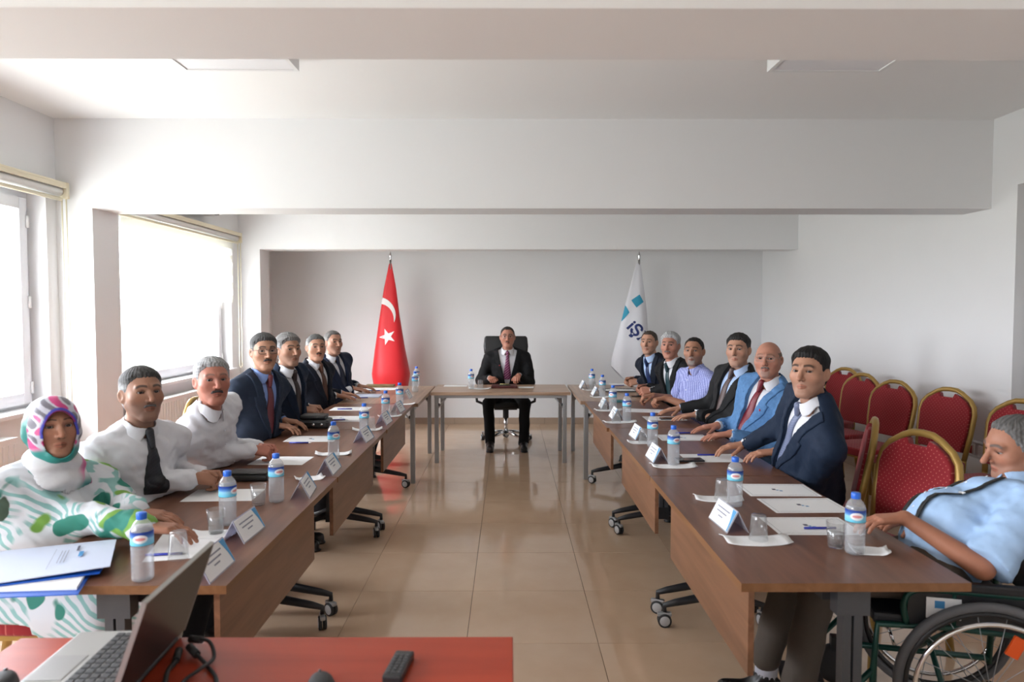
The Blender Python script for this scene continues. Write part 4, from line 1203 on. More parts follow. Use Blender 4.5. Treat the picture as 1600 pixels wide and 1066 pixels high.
def sdf_verts(fn, lo, hi, h):
    lo = A(lo); hi = A(hi); B = 4
    nb = np.maximum(1, np.ceil((hi - lo) / (h * B)).astype(int)); n = nb * B
    ax = [(np.arange(nb[i]) * B + (B - 1) / 2) * h + lo[i] for i in range(3)]
    C = np.stack(np.meshgrid(*ax, indexing='ij'), -1).reshape(-1, 3).astype(F32)
    dc = fn(C)
    keep = np.abs(dc) < 7.0 * h
    G = np.where(dc > 0, F32(1), F32(-1)).reshape(nb)
    G = np.repeat(np.repeat(np.repeat(G, B, 0), B, 1), B, 2).astype(F32)
    o = (np.arange(B) - (B - 1) / 2) * h
    O = np.stack(np.meshgrid(o, o, o, indexing='ij'), -1).reshape(-1, 3).astype(F32)
    idx = np.nonzero(keep)[0]
    bi = np.stack(np.unravel_index(idx, nb), -1)
    oi = np.stack(np.meshgrid(*[np.arange(B)] * 3, indexing='ij'), -1).reshape(-1, 3)
    PP = (C[idx][:, None, :] + O[None]).reshape(-1, 3)
    vals = np.concatenate([fn(PP[k:k + 400000]) for k in range(0, len(PP), 400000)]) if len(PP) else np.zeros(0, F32)
    II = (bi[:, None, :] * B + oi[None]).reshape(-1, 3)
    G[II[:, 0], II[:, 1], II[:, 2]] = vals
    G[0] = np.maximum(G[0], h); G[-1] = np.maximum(G[-1], h); G[:, 0] = np.maximum(G[:, 0], h); G[:, -1] = np.maximum(G[:, -1], h); G[:, :, 0] = np.maximum(G[:, :, 0], h); G[:, :, -1] = np.maximum(G[:, :, -1], h)
    S = G < 0
    nx, ny, nz = G.shape
    cnt = np.zeros((nx - 1, ny - 1, nz - 1), np.int8)
    offs = [(i, j, k) for i in (0, 1) for j in (0, 1) for k in (0, 1)]
    for (i, j, k) in offs: cnt += S[i:nx - 1 + i, j:ny - 1 + j, k:nz - 1 + k]
    act = (cnt > 0) & (cnt < 8)
    ci = np.stack(np.nonzero(act), -1)
    acc = np.zeros((len(ci), 3), F32); num = np.zeros(len(ci), F32)
    for a in offs:
        for d in range(3):
            if a[d] == 0:
                b = list(a); b[d] = 1
                va = G[ci[:, 0] + a[0], ci[:, 1] + a[1], ci[:, 2] + a[2]]; vb = G[ci[:, 0] + b[0], ci[:, 1] + b[1], ci[:, 2] + b[2]]
                m = (va < 0) != (vb < 0)
                t = np.where(m, va / np.where(m, va - vb, 1), 0)
                p = np.tile(A(a), (len(ci), 1)); p[:, d] = t
                acc += p * m[:, None]; num += m
    V = (ci + acc / num[:, None]) * h + lo
    ID = -np.ones(act.shape, np.int64); ID[act] = np.arange(len(ci))
    quads = []
    for d in range(3):
        e1, e2 = (d + 1) % 3, (d + 2) % 3
        sl0 = [slice(None)] * 3; sl1 = [slice(None)] * 3; sl0[d] = slice(0, -1); sl1[d] = slice(1, None)
        ch = S[tuple(sl0)] != S[tuple(sl1)]
        E = np.stack(np.nonzero(ch), -1)
        E = E[(E[:, e1] > 0) & (E[:, e2] > 0) & (E[:, e1] < G.shape[e1] - 1) & (E[:, e2] < G.shape[e2] - 1)]
        flip = S[E[:, 0], E[:, 1], E[:, 2]]
        q = []
        for (u, v) in ((-1, -1), (0, -1), (0, 0), (-1, 0)):
            c = E.copy(); c[:, e1] += u; c[:, e2] += v
            q.append(ID[c[:, 0], c[:, 1], c[:, 2]])
        q = np.stack(q, -1)
        q = np.where(flip[:, None], q, q[:, ::-1])
        quads.append(q)
    Q = np.concatenate(quads)
    return V.astype(F32), Q[(Q >= 0).all(1)]

def np_mesh(name, V, Q, mats, cols=None):
    me = bpy.data.meshes.new(name)
    me.vertices.add(len(V)); me.vertices.foreach_set('co', V.astype(F32).ravel())
    me.loops.add(len(Q) * 4); me.loops.foreach_set('vertex_index', Q.astype(np.int32).ravel())
    me.polygons.add(len(Q)); me.polygons.foreach_set('loop_start', np.arange(0, len(Q) * 4, 4, dtype=np.int32))
    me.polygons.foreach_set('use_smooth', np.ones(len(Q), bool))
    for m in (mats if isinstance(mats, (list, tuple)) else [mats]): me.materials.append(m)
    me.update(calc_edges=True); me.validate()
    if cols is not None:
        at = me.color_attributes.new('Col', 'FLOAT_COLOR', 'POINT')
        at.data.foreach_set('color', np.concatenate([cols, np.ones((len(cols), 1))], 1).astype(F32).ravel())
    return me

def vcol_mat(name, rough=.55, bump=None, sheen=0, spec=.4):
    m = bpy.data.materials.new(name); m.use_nodes = True
    nt = m.node_tree; b = nt.nodes['Principled BSDF']
    a = nt.nodes.new('ShaderNodeVertexColor'); a.layer_name = 'Col'
    tc = nt.nodes.new('ShaderNodeTexCoord')
    n = nt.nodes.new('ShaderNodeTexNoise'); n.inputs['Scale'].default_value = 45; nt.links.new(tc.outputs['Object'], n.inputs['Vector'])
    mr = nt.nodes.new('ShaderNodeMapRange'); mr.inputs[3].default_value = .9; mr.inputs[4].default_value = 1.1; nt.links.new(n.outputs[0], mr.inputs[0])
    mx = nt.nodes.new('ShaderNodeVectorMath'); mx.operation = 'SCALE'; nt.links.new(a.outputs[0], mx.inputs[0]); nt.links.new(mr.outputs[0], mx.inputs['Scale'])
    nt.links.new(mx.outputs[0], b.inputs['Base Color'])
    b.inputs['Roughness'].default_value = rough; b.inputs['Specular IOR Level'].default_value = spec; b.inputs['Sheen Weight'].default_value = sheen
    if bump:
        n2 = nt.nodes.new('ShaderNodeTexNoise'); n2.inputs['Scale'].default_value = bump[0]; nt.links.new(tc.outputs['Object'], n2.inputs['Vector'])
        bp = nt.nodes.new('ShaderNodeBump'); bp.inputs['Strength'].default_value = bump[1]; bp.inputs['Distance'].default_value = .004
        nt.links.new(n2.outputs[0], bp.inputs['Height']); nt.links.new(bp.outputs[0], b.inputs['Normal'])
    return m
M_SKIN = vcol_mat('skin', .5, None, 0, .35)
M_HAIR = vcol_mat('hair', .6, (260, .6), .0, .3)
def eye_mat():
    return vcol_mat('eyeball', .12, None, 0, .5)
M_EYE = eye_mat()

def cloth(name, col, bscale=220, bstr=.12, rough=.75, noise=.06, sheen=.0): return mat(name, col, rough, noise=(60, noise), bump=(bscale, bstr), sheen=sheen, spec=.25)
CL = dict(
    white=cloth('white_cotton', (.66, .66, .69), 40, .15, .7, .02),
    paleblue=cloth('pale_blue_cotton', (.42, .55, .78), 40, .15, .7, .03),
    midblue=cloth('blue_cotton', (.22, .32, .62), 40, .15, .7, .03),
    skyshirt=cloth('sky_blue_cotton', (.40, .58, .84), 30, .2, .7, .03),
    navy=cloth('navy_wool', (.010, .016, .038)), navy2=cloth('dark_navy_wool', (.006, .009, .018)), navyblue=cloth('blue_navy_wool', (.0085, .018, .040)),
    navygrey=cloth('slate_navy_wool', (.016, .025, .045)), charcoal=cloth('charcoal_wool', (.014, .014, .015)), black=cloth('black_wool', (.007, .007, .008)),
    jeansblue=cloth('light_blue_melange', (.095, .215, .42), 120, .25, .8, .28), darkgrey=cloth('dark_grey_wool', (.02, .02, .021)),
    taupe=cloth('taupe_trouser', (.085, .070, .058)), shoe=mat('black_shoe_leather', (.010, .010, .011), .3),
    dark=cloth('dark_trouser', (.010, .011, .016)))
def tie_mat(name, c1, c2, scale, ang=.8):
    if name in MATS: return MATS[name]
    m = bpy.data.materials.new(name); m.use_nodes = True
    nt = m.node_tree; b = nt.nodes['Principled BSDF']
    tc = nt.nodes.new('ShaderNodeTexCoord'); mp = nt.nodes.new('ShaderNodeMapping'); mp.inputs['Rotation'].default_value = (0, ang, .3)
    nt.links.new(tc.outputs['Object'], mp.inputs[0])
    w = nt.nodes.new('ShaderNodeTexWave'); w.inputs['Scale'].default_value = scale; w.bands_direction = 'Z'; nt.links.new(mp.outputs[0], w.inputs['Vector'])
    r = ramp(nt, [(.55, c1), (.75, c2)]); nt.links.new(w.outputs[0], r.inputs[0]); nt.links.new(r.outputs[0], b.inputs['Base Color'])
    b.inputs['Roughness'].default_value = .45; MATS[name] = m
    return m
def check_mat():
    m = bpy.data.materials.new('blue_checked_cotton'); m.use_nodes = True
    nt = m.node_tree; b = nt.nodes['Principled BSDF']
    tc = nt.nodes.new('ShaderNodeTexCoord'); last = None
    for d in ('X', 'Z', 'Y'):
        w = nt.nodes.new('ShaderNodeTexWave'); w.bands_direction = d; w.inputs['Scale'].default_value = 26; w.inputs['Distortion'].default_value = .4
        nt.links.new(tc.outputs['Object'], w.inputs['Vector'])
        if last is None: last = w.outputs[0]
        else:
            q = nt.nodes.new('ShaderNodeMath'); q.operation = 'ADD'; nt.links.new(last, q.inputs[0]); nt.links.new(w.outputs[0], q.inputs[1]); last = q.outputs[0]
    dv = nt.nodes.new('ShaderNodeMath'); dv.operation = 'DIVIDE'; dv.inputs[1].default_value = 3; nt.links.new(last, dv.inputs[0])
    r = ramp(nt, [(.25, (.16, .18, .46)), (.75, (.46, .50, .80))]); nt.links.new(dv.outputs[0], r.inputs[0]); nt.links.new(r.outputs[0], b.inputs['Base Color'])
    b.inputs['Roughness'].default_value = .75; b.inputs['Specular IOR Level'].default_value = .25
    return m
CL['check'] = check_mat()
def leaf_mat():
    m = bpy.data.materials.new('leaf_print_cotton'); m.use_nodes = True
    nt = m.node_tree; b = nt.nodes['Principled BSDF']
    tc = nt.nodes.new('ShaderNodeTexCoord')
    def mapped(rot, sc):
        mp = nt.nodes.new('ShaderNodeMapping'); mp.inputs['Rotation'].default_value = rot; mp.inputs['Scale'].default_value = sc; nt.links.new(tc.outputs['Object'], mp.inputs[0]); return mp
    last = None
    def layer(mask, col, base):
        mx = nt.nodes.new('ShaderNodeMix'); mx.data_type = 'RGBA'; mx.inputs[7].default_value = (*col, 1)
        nt.links.new(mask, mx.inputs[0])
        if base is None: mx.inputs[6].default_value = (.60, .62, .65, 1)
        else: nt.links.new(base, mx.inputs[6])
        return mx.outputs[2]
    def thr(sock, a, b_):
        r = nt.nodes.new('ShaderNodeMapRange'); r.inputs[1].default_value = a; r.inputs[2].default_value = b_; nt.links.new(sock, r.inputs[0]); return r.outputs[0]
    def mul(a, c):
        q = nt.nodes.new('ShaderNodeMath'); q.operation = 'MULTIPLY'; nt.links.new(a, q.inputs[0]); nt.links.new(c, q.inputs[1]); return q.outputs[0]
    # teal fern stripes in patches
    w = nt.nodes.new('ShaderNodeTexWave'); w.inputs['Scale'].default_value = 15; w.inputs['Distortion'].default_value = 4; w.inputs['Detail Scale'].default_value = .6
    nt.links.new(mapped((.3, .9, .4), (1, 1, 1)).outputs[0], w.inputs['Vector'])
    n = nt.nodes.new('ShaderNodeTexNoise'); n.inputs['Scale'].default_value = 5.5; nt.links.new(mapped((0, 0, 1), (1, 1, 1)).outputs[0], n.inputs['Vector'])
    last = layer(mul(thr(w.outputs[0], .5, .65), thr(n.outputs[0], .46, .51)), (.24, .44, .42), None)
    n2 = nt.nodes.new('ShaderNodeTexNoise'); n2.inputs['Scale'].default_value = 3.2; n2.inputs['Detail'].default_value = 1; nt.links.new(mapped((.6, .5, .2), (1.0, 2.2, 2.4)).outputs[0], n2.inputs['Vector'])
    last = layer(thr(n2.outputs[0], .60, .615), (.16, .32, .06), last)
    n3 = nt.nodes.new('ShaderNodeTexNoise'); n3.inputs['Scale'].default_value = 3.6; n3.inputs['Detail'].default_value = 1; nt.links.new(mapped((1.6, .2, .9), (2.2, 1.0, 2.4)).outputs[0], n3.inputs['Vector'])
    last = layer(thr(n3.outputs[0], .62, .635), (.035, .20, .15), last)
    n4 = nt.nodes.new('ShaderNodeTexNoise'); n4.inputs['Scale'].default_value = 4; n4.inputs['Detail'].default_value = 1; nt.links.new(mapped((.2, 1.4, 2.2), (1, 3.2, 2)).outputs[0], n4.inputs['Vector'])
    last = layer(thr(n4.outputs[0], .70, .715), (.05, .08, .055), last)
    nt.links.new(last, b.inputs['Base Color']); b.inputs['Roughness'].default_value = .7; b.inputs['Specular IOR Level'].default_value = .25
    return m
CL['leaf'] = leaf_mat()
def scarf_mat():
    m = vcol_mat('patterned_scarf_satin', .45, None, .1)
    return m
M_SCARF = scarf_mat()

class Fr:
    """orthonormal frame: columns right, forward, up"""
    def __init__(s, o, fwd, up):
        u = nrm(up); f = A(fwd) - u * float(A(fwd) @ u); f = nrm(f); r = nrm(np.cross(f, u))
        s.o = A(o); s.R = np.stack([r, f, u], 1)
    def loc(s, P): return (P - s.o) @ s.R
    def w(s, q): return s.o + s.R @ A(q)
def head_frame(o, look, roll=0):
    l = nrm(look); up = A((0, 0, 1)); r = nrm(np.cross(l, up)); u = np.cross(r, l)
    c, s = math.cos(roll), math.sin(roll)
    return Fr(o, l, u * c + r * s)

def head_d(q, sp):
    """bare head, chin about z=-.118, crown about z=.117, face towards +y"""
    x, y, z = q[:, 0], q[:, 1], q[:, 2]
    qa = q.copy(); qa[:, 0] = np.abs(x)
    jw = sp.get('jaw', 1.0); fat = sp.get('fat', 0.0)
    d = ell(q, (0, -.014, .034), (.0755, .096, .084))
    d = smin(d, ell(q, (0, .022, -.020), (.064 * jw, .066, .088)), .03)
    d = smin(d, seg(qa, (.048 * jw, -.004, -.042), (.019 * jw, .056, -.096), .0235 + fat, .0185), .028)
    d = smin(d, seg(qa, (0, .068, -.098), (.008, .066, -.098), .0175), .020)
    d = smin(d, sph(qa, (.043 * jw, .048, -.016), .026 + fat), .022)
    d = smin(d, seg(qa, (.008, .085, .031), (.042, .071, .030), .0115, .0105), .014)
    ns = sp.get('nose', 1.0)
    d = smin(d, seg(q, (0, .084, .020), (0, .100 + .012 * ns, -.026), .0075, .0118), .012)
    d = smin(d, sph(qa, (.0120, .094, -.031), .0085), .008)
    d = smax(d, -ell(qa, (.0325, .1000, .010), (.019, .018, .013)), .012)
    lid = sph(qa, (.0325, .0705, .0105), .0140)
    if not sp.get('closed'):
        sl = ell(qa, (.0325, .086, .0090), (.0150, .030, sp.get('eyeh', .0046)))
        d = smin(d, lid, .005); d = smax(d, -sl, .0012)
    else: d = smin(d, lid, .005)
    d = smin(d, seg(qa, (0, .0855, -.0570), (.018, .079, -.0605), .0052, .003), .007)
    d = smin(d, seg(qa, (0, .0840, -.0685), (.015, .079, -.0665), .0058, .003), .007)
    d = smax(d, -seg(qa, (0, .0935, -.0628), (.023, .0835, -.0645), .0026), .004)
    d = smax(d, -seg(qa, (.019, .098, -.038), (.031, .088, -.062), .0045), .012)       # nasolabial fold
    d = smax(d, -seg(qa, (.0, .104, -.080), (.014, .100, -.082), .009), .014)
    # ears
    e = qa - A((.0785, -.012, -.002)); ex = e[:, 0] + .45 * e[:, 1]
    E = np.stack([ex, e[:, 1] + .15 * e[:, 2], e[:, 2]], 1)
    de = ell(E, (0, 0, 0), (.0095, .0185, .031))
    de = smax(de, -ell(E, (.009, .002, .003), (.007, .010, .017)), .004)
    d = smin(d, de, .006)
    return d

def hair_d(q, sp, seed):
    hz = sp['hair']; st = hz['style']
    x, y, z = q[:, 0], q[:, 1], q[:, 2]; ax = np.abs(x)
    top, side = hz.get('top', .014), hz.get('side', .007) * .75
    k = sstep(.03, .085, z)
    t = side + (top - side) * k
    base = ell(q, (0, -.014, .034), (.0755, .096, .084))
    base = smin(base, ell(q, (0, -.02, -.01), (.068, .080, .075)), .03)
    ang = np.arctan2(x, y + .02)
    st_n = np.sin(ang * 34 + np.sin(z * 60 + seed) * 1.5 + seed) * .5 + np.sin(x * 210 + y * 60 + seed) * .5
    zf = hz.get('line', .072)
    rec = hz.get('recede', 0.007)                     # temples cut back
    front = (z - zf) * .80 - (y - .062) * .62 - rec * np.exp(-((ax - .042) / .016) ** 2) + hz.get('peak', 0.0) * np.exp(-(ax / .02) ** 2)
    sideb = np.minimum(.024 - y + (z - .02) * .38, z + .030)
    jit = .0022 * np.sin(ang * 40 + seed) + .0016 * np.sin(x * 330 + z * 90 + seed)
    back = np.minimum(-.035 - y, z + .082 + .25 * (y + .06))
    m = np.maximum(np.maximum(front, sideb), back) + jit
    if st == 'bald': m = np.minimum(np.maximum(np.minimum(sideb + .004, .052 - z - .12 * y), np.minimum(back, .058 - z)), .05)
    if st == 'thin': m = np.maximum(np.maximum(front - hz.get('cut', .0), sideb), back)
    k2 = .25 + .75 * sstep(.0, .020, m)
    d = base - t * k2 - st_n * hz.get('rough', .0016)
    d = smax(d, -m, .004)
    earq = np.stack([ax - .078, y + .012, z], 1)
    return smax(d, -ell(earq, (0, .006, -.008), (.030, .024, .034)), .006)

def sdf_obj(name, fn, lo, hi, h, mats, root, colf=None, carve=None):
    V, Q = sdf_verts((lambda P: carve(fn(P), P)) if carve else fn, lo, hi, h)
    if len(V) == 0: print('EMPTY', name); return None
    return link(name, np_mesh(name, V, Q, mats, colf(V) if colf else None), root, -Vector(root.location))

def hand_fn(W, d, n, right, pose):
    d = nrm(d); n = A(n); n = nrm(n - d * float(n @ d)); t = np.cross(d, n) if right else -np.cross(d, n)
    def w(a, b, c): return A(W) + d * a + t * b - n * c
    prims = []
    kn = [(.086, .028), (.089, .0095), (.085, -.0095), (.078, -.027)]
    for i, (a, b) in enumerate(kn): prims.append(('p', w(.0, b * .45, 0), w(a, b, .002), .0155, .0118))
    ln = [(.040, .025, .019), (.044, .028, .020), (.040, .026, .019), (.031, .020, .017)]
    curl = {'flat': (6, 12, 9), 'relax': (12, 20, 14), 'curl': (48, 58, 35), 'fist': (70, 85, 45), 'point': (10, 22, 16)}[pose]
    spread = {'flat': (8, 2, -4, -11), 'relax': (5, 1, -3, -8), 'curl': (2, 0, -1, -3), 'fist': (1, 0, -1, -2), 'point': (10, 3, -4, -12)}[pose]
    fingers = []
    for i in range(4):
        s = math.radians(spread[i]); fd = d * math.cos(s) + t * math.sin(s); p = w(kn[i][0], kn[i][1], .002); ang = 0
        ch = []
        rad = (.0094, .0086, .0078, .0068) if i < 3 else (.0084, .0076, .0069, .006)
        for j in range(3):
            ang += math.radians(curl[j] * (1 + .08 * i)); v = fd * math.cos(ang) + n * math.sin(ang)
            q = p + v * ln[i][j]; ch.append((p, q, rad[j], rad[j + 1])); p = q
        fingers.append(ch)
    td = nrm(d * .72 + t * .62 + n * .28); p = w(.016, .020, -.004); ch = []
    inw = {'flat': .15, 'relax': .3, 'curl': .6, 'fist': .9, 'point': .25}[pose]
    for j, L in enumerate((.040, .030, .024)):
        q = p + td * L; ch.append((p, q, (.0135, .0112, .0100)[j], (.0112, .0100, .0078)[j])); p = q
        td = nrm(td + (d * .5 - t * .45 + n * .2) * inw)
    fingers.append(ch)
    allp = [W] + [c[1] for f in fingers for c in f]
    def fn(P):
        r = None
        for (_, a, b, r1, r2) in prims:
            s = seg(P, a, b, r1, r2); r = s if r is None else smin(r, s, .012)
        for f in fingers:
            fd = None
            for (a, b, r1, r2) in f:
                s = seg(P, a, b, r1, r2); fd = s if fd is None else smin(fd, s, .004)
            r = smin(r, fd, .0045)
        return r
    return fn, np.array(allp)

def ik(S, W, hint, l1, l2):
    S, W = A(S), A(W); v = W - S; D = float(np.linalg.norm(v))
    mx = (l1 + l2) * .995
    if D > mx: k = D / mx; l1 *= k; l2 *= k
    a = (l1 * l1 - l2 * l2 + D * D) / (2 * D); hgt = math.sqrt(max(1e-6, l1 * l1 - a * a))
    u = v / D; hv = A(hint); hv = nrm(hv - u * float(hv @ u))
    return S + u * a + hv * hgt, D / (l1 + l2)

TOPS = [(.675, 1.376, 2.05, 6.225), (.64, 1.345, 6.245, 7.64), (-1.518, -.826, 2.04, 6.08), (-1.495, -.79, 6.10, 7.52), (-.775, .612, 6.93, 7.66)]
POSTS = []                                   # table legs, columns and casters that feet must avoid
for _r in list(scene.objects):
    if _r.name.startswith(('folding_table', 'frame_table')):
        for _c in _r.children:
            if _c.name.startswith(('caster', 'leg')):
                _m = [_r.matrix_basis @ _c.matrix_basis @ Vector(b) for b in _c.bound_box]
                POSTS.append((sum(v.x for v in _m) / 8, sum(v.y for v in _m) / 8))
def over_top(p, m=.0): return any(x0 - m < p[0] < x1 + m and y0 - m < p[1] < y1 + m for x0, x1, y0, y1 in TOPS)
def tops_d(P):
    d = None
    for x0, x1, y0, y1 in TOPS:
        b = np.maximum(np.maximum(np.maximum(x0 - P[:, 0], P[:, 0] - x1), np.maximum(y0 - P[:, 1], P[:, 1] - y1)), np.maximum(TZ - .032 - P[:, 2], P[:, 2] - TZ)) - .0040
        d = b if d is None else np.minimum(d, b)
    return d
CAMP = A((0, 0, EYE))
PEOPLE = []
def person(sp):
    hp = aty(*sp['head']); H = A(hp); hs = sp.get('hs', 1.0)
    look = A(sp['look']) if 'look' in sp else CAMP - H
    if 'lookoff' in sp:
        a = math.radians(sp['lookoff']); l = look; look = A((l[0] * math.cos(a) - l[1] * math.sin(a), l[0] * math.sin(a) + l[1] * math.cos(a), l[2]))
    hf = head_frame(H, look, sp.get('roll', 0))
    hip = A((*sp['hip'], sp.get('hipz', .590)))
    ca = math.radians(sp['chest']); ha = math.radians(sp.get('hips', sp['chest']))
    cf = A((math.cos(ca), math.sin(ca), 0))
    Nb = H + A((0, 0, -sp.get('neck', .146))) * hs * (1 if 'nb' not in sp else 0) - cf * sp.get('neckfwd', .03)
    if 'nb' in sp: Nb = A(sp['nb'])
    T = Fr(hip, cf, Nb - hip); L = float(np.linalg.norm(Nb - hip)); zs = L / .50
    bw = sp.get('bw', 1.0); belly = sp.get('belly', .01)
    res = sp.get('res', 1.0)
    root = empty('person', (float(hip[0]), float(hip[1]), 0)); tag(root, sp['label'], 'person', 'people seated around the tables')
    sh = [T.w((-.178 * bw, -.004, L - .088)), T.w((.178 * bw, -.004, L - .094))]      # left, right shoulder
    # hands
    arms = []
    for k, hd in enumerate(sp['hands']):
        right = k == 1
        px, py, dz, ang, pose = hd[:5]; opt = hd[5] if len(hd) > 5 else {}
        c = A(onz(px, py, TZ + dz)) if 'at' not in opt else A(opt['at'])
        an = math.radians(ang); pit = opt.get('pitch', -8)
        d = A((math.cos(an) * math.cos(math.radians(pit)), math.sin(an) * math.cos(math.radians(pit)), math.sin(math.radians(pit))))
        W = c - d * .075
        side = np.cross(d, A((0, 0, 1)))            # to the hand's right
        tw = math.radians(opt.get('twist', 0)); n = A((0, 0, -1)) * math.cos(tw) + (-side if right else side) * math.sin(tw)
        out = T.R[:, 0] * (1 if right else -1)
        if 'elbow' in opt: E = A(opt['elbow'])
        else:
            E, ext = ik(sh[k], W, opt.get('hint', out * sp.get('elbowout', .36) + A((0, 0, -.85)) - T.R[:, 1] * .45), .285, .255)
            if ext > 1.02: print(sp['label'][:40], 'arm', k, 'stretch %.2f' % ext)
        if over_top(c):
            _, pts = hand_fn(W, d, n, right, pose)
            need = max(TZ + .0125 - float(pts[1:, 2].min()), TZ + .040 - float(W[2]), 0)
            W = W + A((0, 0, need))
            for _k in range(40):
                ok = True
                for t in np.linspace(0, 1, 12):
                    q = E + (W - E) * t
                    if over_top(q, .03) and q[2] < TZ + .060 - .020 * t: ok = False
                if ok: break
                E = E + A((0, 0, .008))
        arms.append(dict(S=sh[k], E=E, W=W, d=d, n=n, right=right, pose=pose))
    # legs
    hfwd = A((math.cos(ha), math.sin(ha), 0)); hr = A((math.sin(ha), -math.cos(ha), 0))
    legs = []
    for k, s in enumerate((-1, 1)):
        hj = hip + hr * s * .085 + A((0, 0, -.02))
        if 'knees' in sp: K = A(sp['knees'][k])
        else: K = hip + hr * s * sp.get('kneew', .11) + hfwd * .42 + A((0, 0, -.035))
        if 'feet' in sp: Fo = A(sp['feet'][k])
        else: Fo = np.array([K[0] - hfwd[0] * sp.get('footback', .13), K[1] - hfwd[1] * sp.get('footback', .13), .085], F32)
        for (ox, oy) in POSTS:
            xa, xb = sorted((float(hip[0]), float(Fo[0] + hfwd[0] * .20))); xa -= .05; xb += .05
            xa = min(xa, float(K[0]) - .08); xb = max(xb, float(K[0]) + .08)
            if 'knees' not in sp and xa < ox < xb and abs(oy - K[1]) < .125:
                sg = 1 if K[1] > oy else -1
                K = K + A((0, oy + sg * .125 - K[1], 0)); Fo = Fo + A((0, K[1] - Fo[1], 0))
        legs.append((hj, K, Fo))
    lx = lambda P: T.loc(P)
    seat = sp.get('seatbox')                 # (x, y, radius, top)
    def carve(d, P):
        d = np.maximum(d, -tops_d(P))
        if seat: d = np.maximum(d, -np.maximum(np.sqrt((P[:, 0] - seat[0]) ** 2 + (P[:, 1] - seat[1]) ** 2) - seat[2], P[:, 2] - seat[3]))
        return d
    def torso(P, o):
        q = lx(P); q[:, 2] = q[:, 2] / zs
        qs = q.copy()
        d = ell(q, (0, -.005, .03), (.170 * bw + o, .130 + o, .125 + o))
        d = smin(d, ell(q, (0, .012 + belly * .5, .165), (.152 * bw + belly * .6 + o, .112 + belly + o, .15 + o)), .07)
        d = smin(d, ell(q, (0, .0, .335), (.166 * bw + o, .118 + o, .155 + o)), .07)
        qa = q.copy(); qa[:, 0] = np.abs(qa[:, 0])
        d = smin(d, seg(qa, (.05, -.012, .425), (.155 * bw, -.006, .405), .066 + o, .060 + o), .05)
        d = smin(d, seg(qa, (.0, -.022, .50), (.13 * bw, -.016, .445), .050 + o, .040 + o), .035)
        return d
    def armd(P, o, r0, r1, r2, end=1.0):
        d = None
        for a in arms:
            We = a['E'] + (a['W'] - a['E']) * end
            s = smin(seg(P, a['S'], a['E'], r0 + o, r1 + o), seg(P, a['E'], We, r1 + o, r2 + o), .03)
            d = s if d is None else np.minimum(d, s)
        return d
    ext = [hip, Nb] + [a[k] for a in arms for k in ('S', 'E', 'W')]
    ext = np.array(ext); lo, hi = ext.min(0) - .20, ext.max(0) + .20; lo[2] = max(lo[2], .36); lo[2] = min(lo[2], .42)
    hi[2] = Nb[2] + .07
    sd = sum(ord(c) for c in sp['label']) % 97 * .37
    cl = sp['cl']
    short = sp.get('short', False)
    # ---------------- body: head, neck and hands fine, the rest hidden inside the clothes
    nk0 = hf.w((0, -.022 * hs, -.055 * hs))
    def headneck(P):
        d = head_d(hf.loc(P) / hs, sp) * hs
        d = smin(d, seg(P, nk0, Nb + T.R[:, 2] * -.02, .053 * hs, .060 * sp.get('neckr', 1)), .022)
        return d
    hc = np.array([H, Nb]); hlo = np.minimum(H - .135 * hs, Nb - .075); hhi = np.maximum(H + .135 * hs, Nb + .07)
    Vh, Qh = sdf_verts(headneck, hlo, hhi, .0029 * res)
    skin = A(sp.get('skin', (.46, .25, .17))) * A((.90, .84, .80))
    def colour(V):
        q = hf.loc(V) / hs; c = np.tile(skin, (len(V), 1)); x, y, z = np.abs(q[:, 0]), q[:, 1], q[:, 2]
        def mixc(m, col): m = np.clip(m, 0, 1)[:, None]; return c * (1 - m) + A(col) * m
        red = np.exp(-(((x - .042) / .02) ** 2 + ((z + .022) / .02) ** 2)) * (y > .02) + np.exp(-((x / .014) ** 2 + ((z + .024) / .014) ** 2)) * (y > .09)
        c = mixc(red * .30, skin * A((1.12, .80, .76)))
        if 'stubble' in sp:
            col, am = sp['stubble']
            m = sstep(-.02, -.05, z - .30 * (x - .05).clip(0) ) * (y > -.01) * sstep(.0, .03, y + .02) * (z > -.14)
            m *= 1 - .0 * x
            c = mixc(m * am, col)
        if 'goatee' in sp:
            col, am = sp['goatee']; rr = np.sqrt((x / .030) ** 2 + ((z + .078) / .036) ** 2)
            c = mixc(sstep(1.12, .85, rr) * (y > .03) * am, col)
        lip = sstep(1.15, .8, np.sqrt((x / .024) ** 2 + ((z + .0625) / .0105) ** 2)) * (y > .06)
        c = mixc(lip * .75, skin * A(sp.get('lip', (.88, .58, .55))))
        mouth = sstep(1.2, .7, np.sqrt((x / .023) ** 2 + ((z + .0628 + .0010 * (x / .02) ** 2) / .0024) ** 2)) * (y > .06)
        c = mixc(mouth * .8, skin * .30)
        bz = .0335 + .004 * np.sin(np.clip((x - .012) / .04, 0, 1) * math.pi) - .003 * sstep(.035, .055, x)
        br = sstep(1.0, .45, np.abs(z - bz) / sp.get('browh', .0070)) * sstep(.009, .014, x) * sstep(.057, .048, x) * (y > .04)
        c = mixc(br * sp.get('browa', .85), sp.get('brow', (.03, .025, .02)))
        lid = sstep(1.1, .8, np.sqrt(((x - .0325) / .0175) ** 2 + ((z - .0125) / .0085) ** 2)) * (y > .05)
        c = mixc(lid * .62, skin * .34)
        nos = sstep(1.2, .6, np.sqrt(((x - .0085) / .006) ** 2 + ((z + .037) / .004) ** 2)) * (y > .085)
        c = mixc(nos * .7, skin * .3)
        return c
    parts = [(Vh, Qh, colour(Vh))]
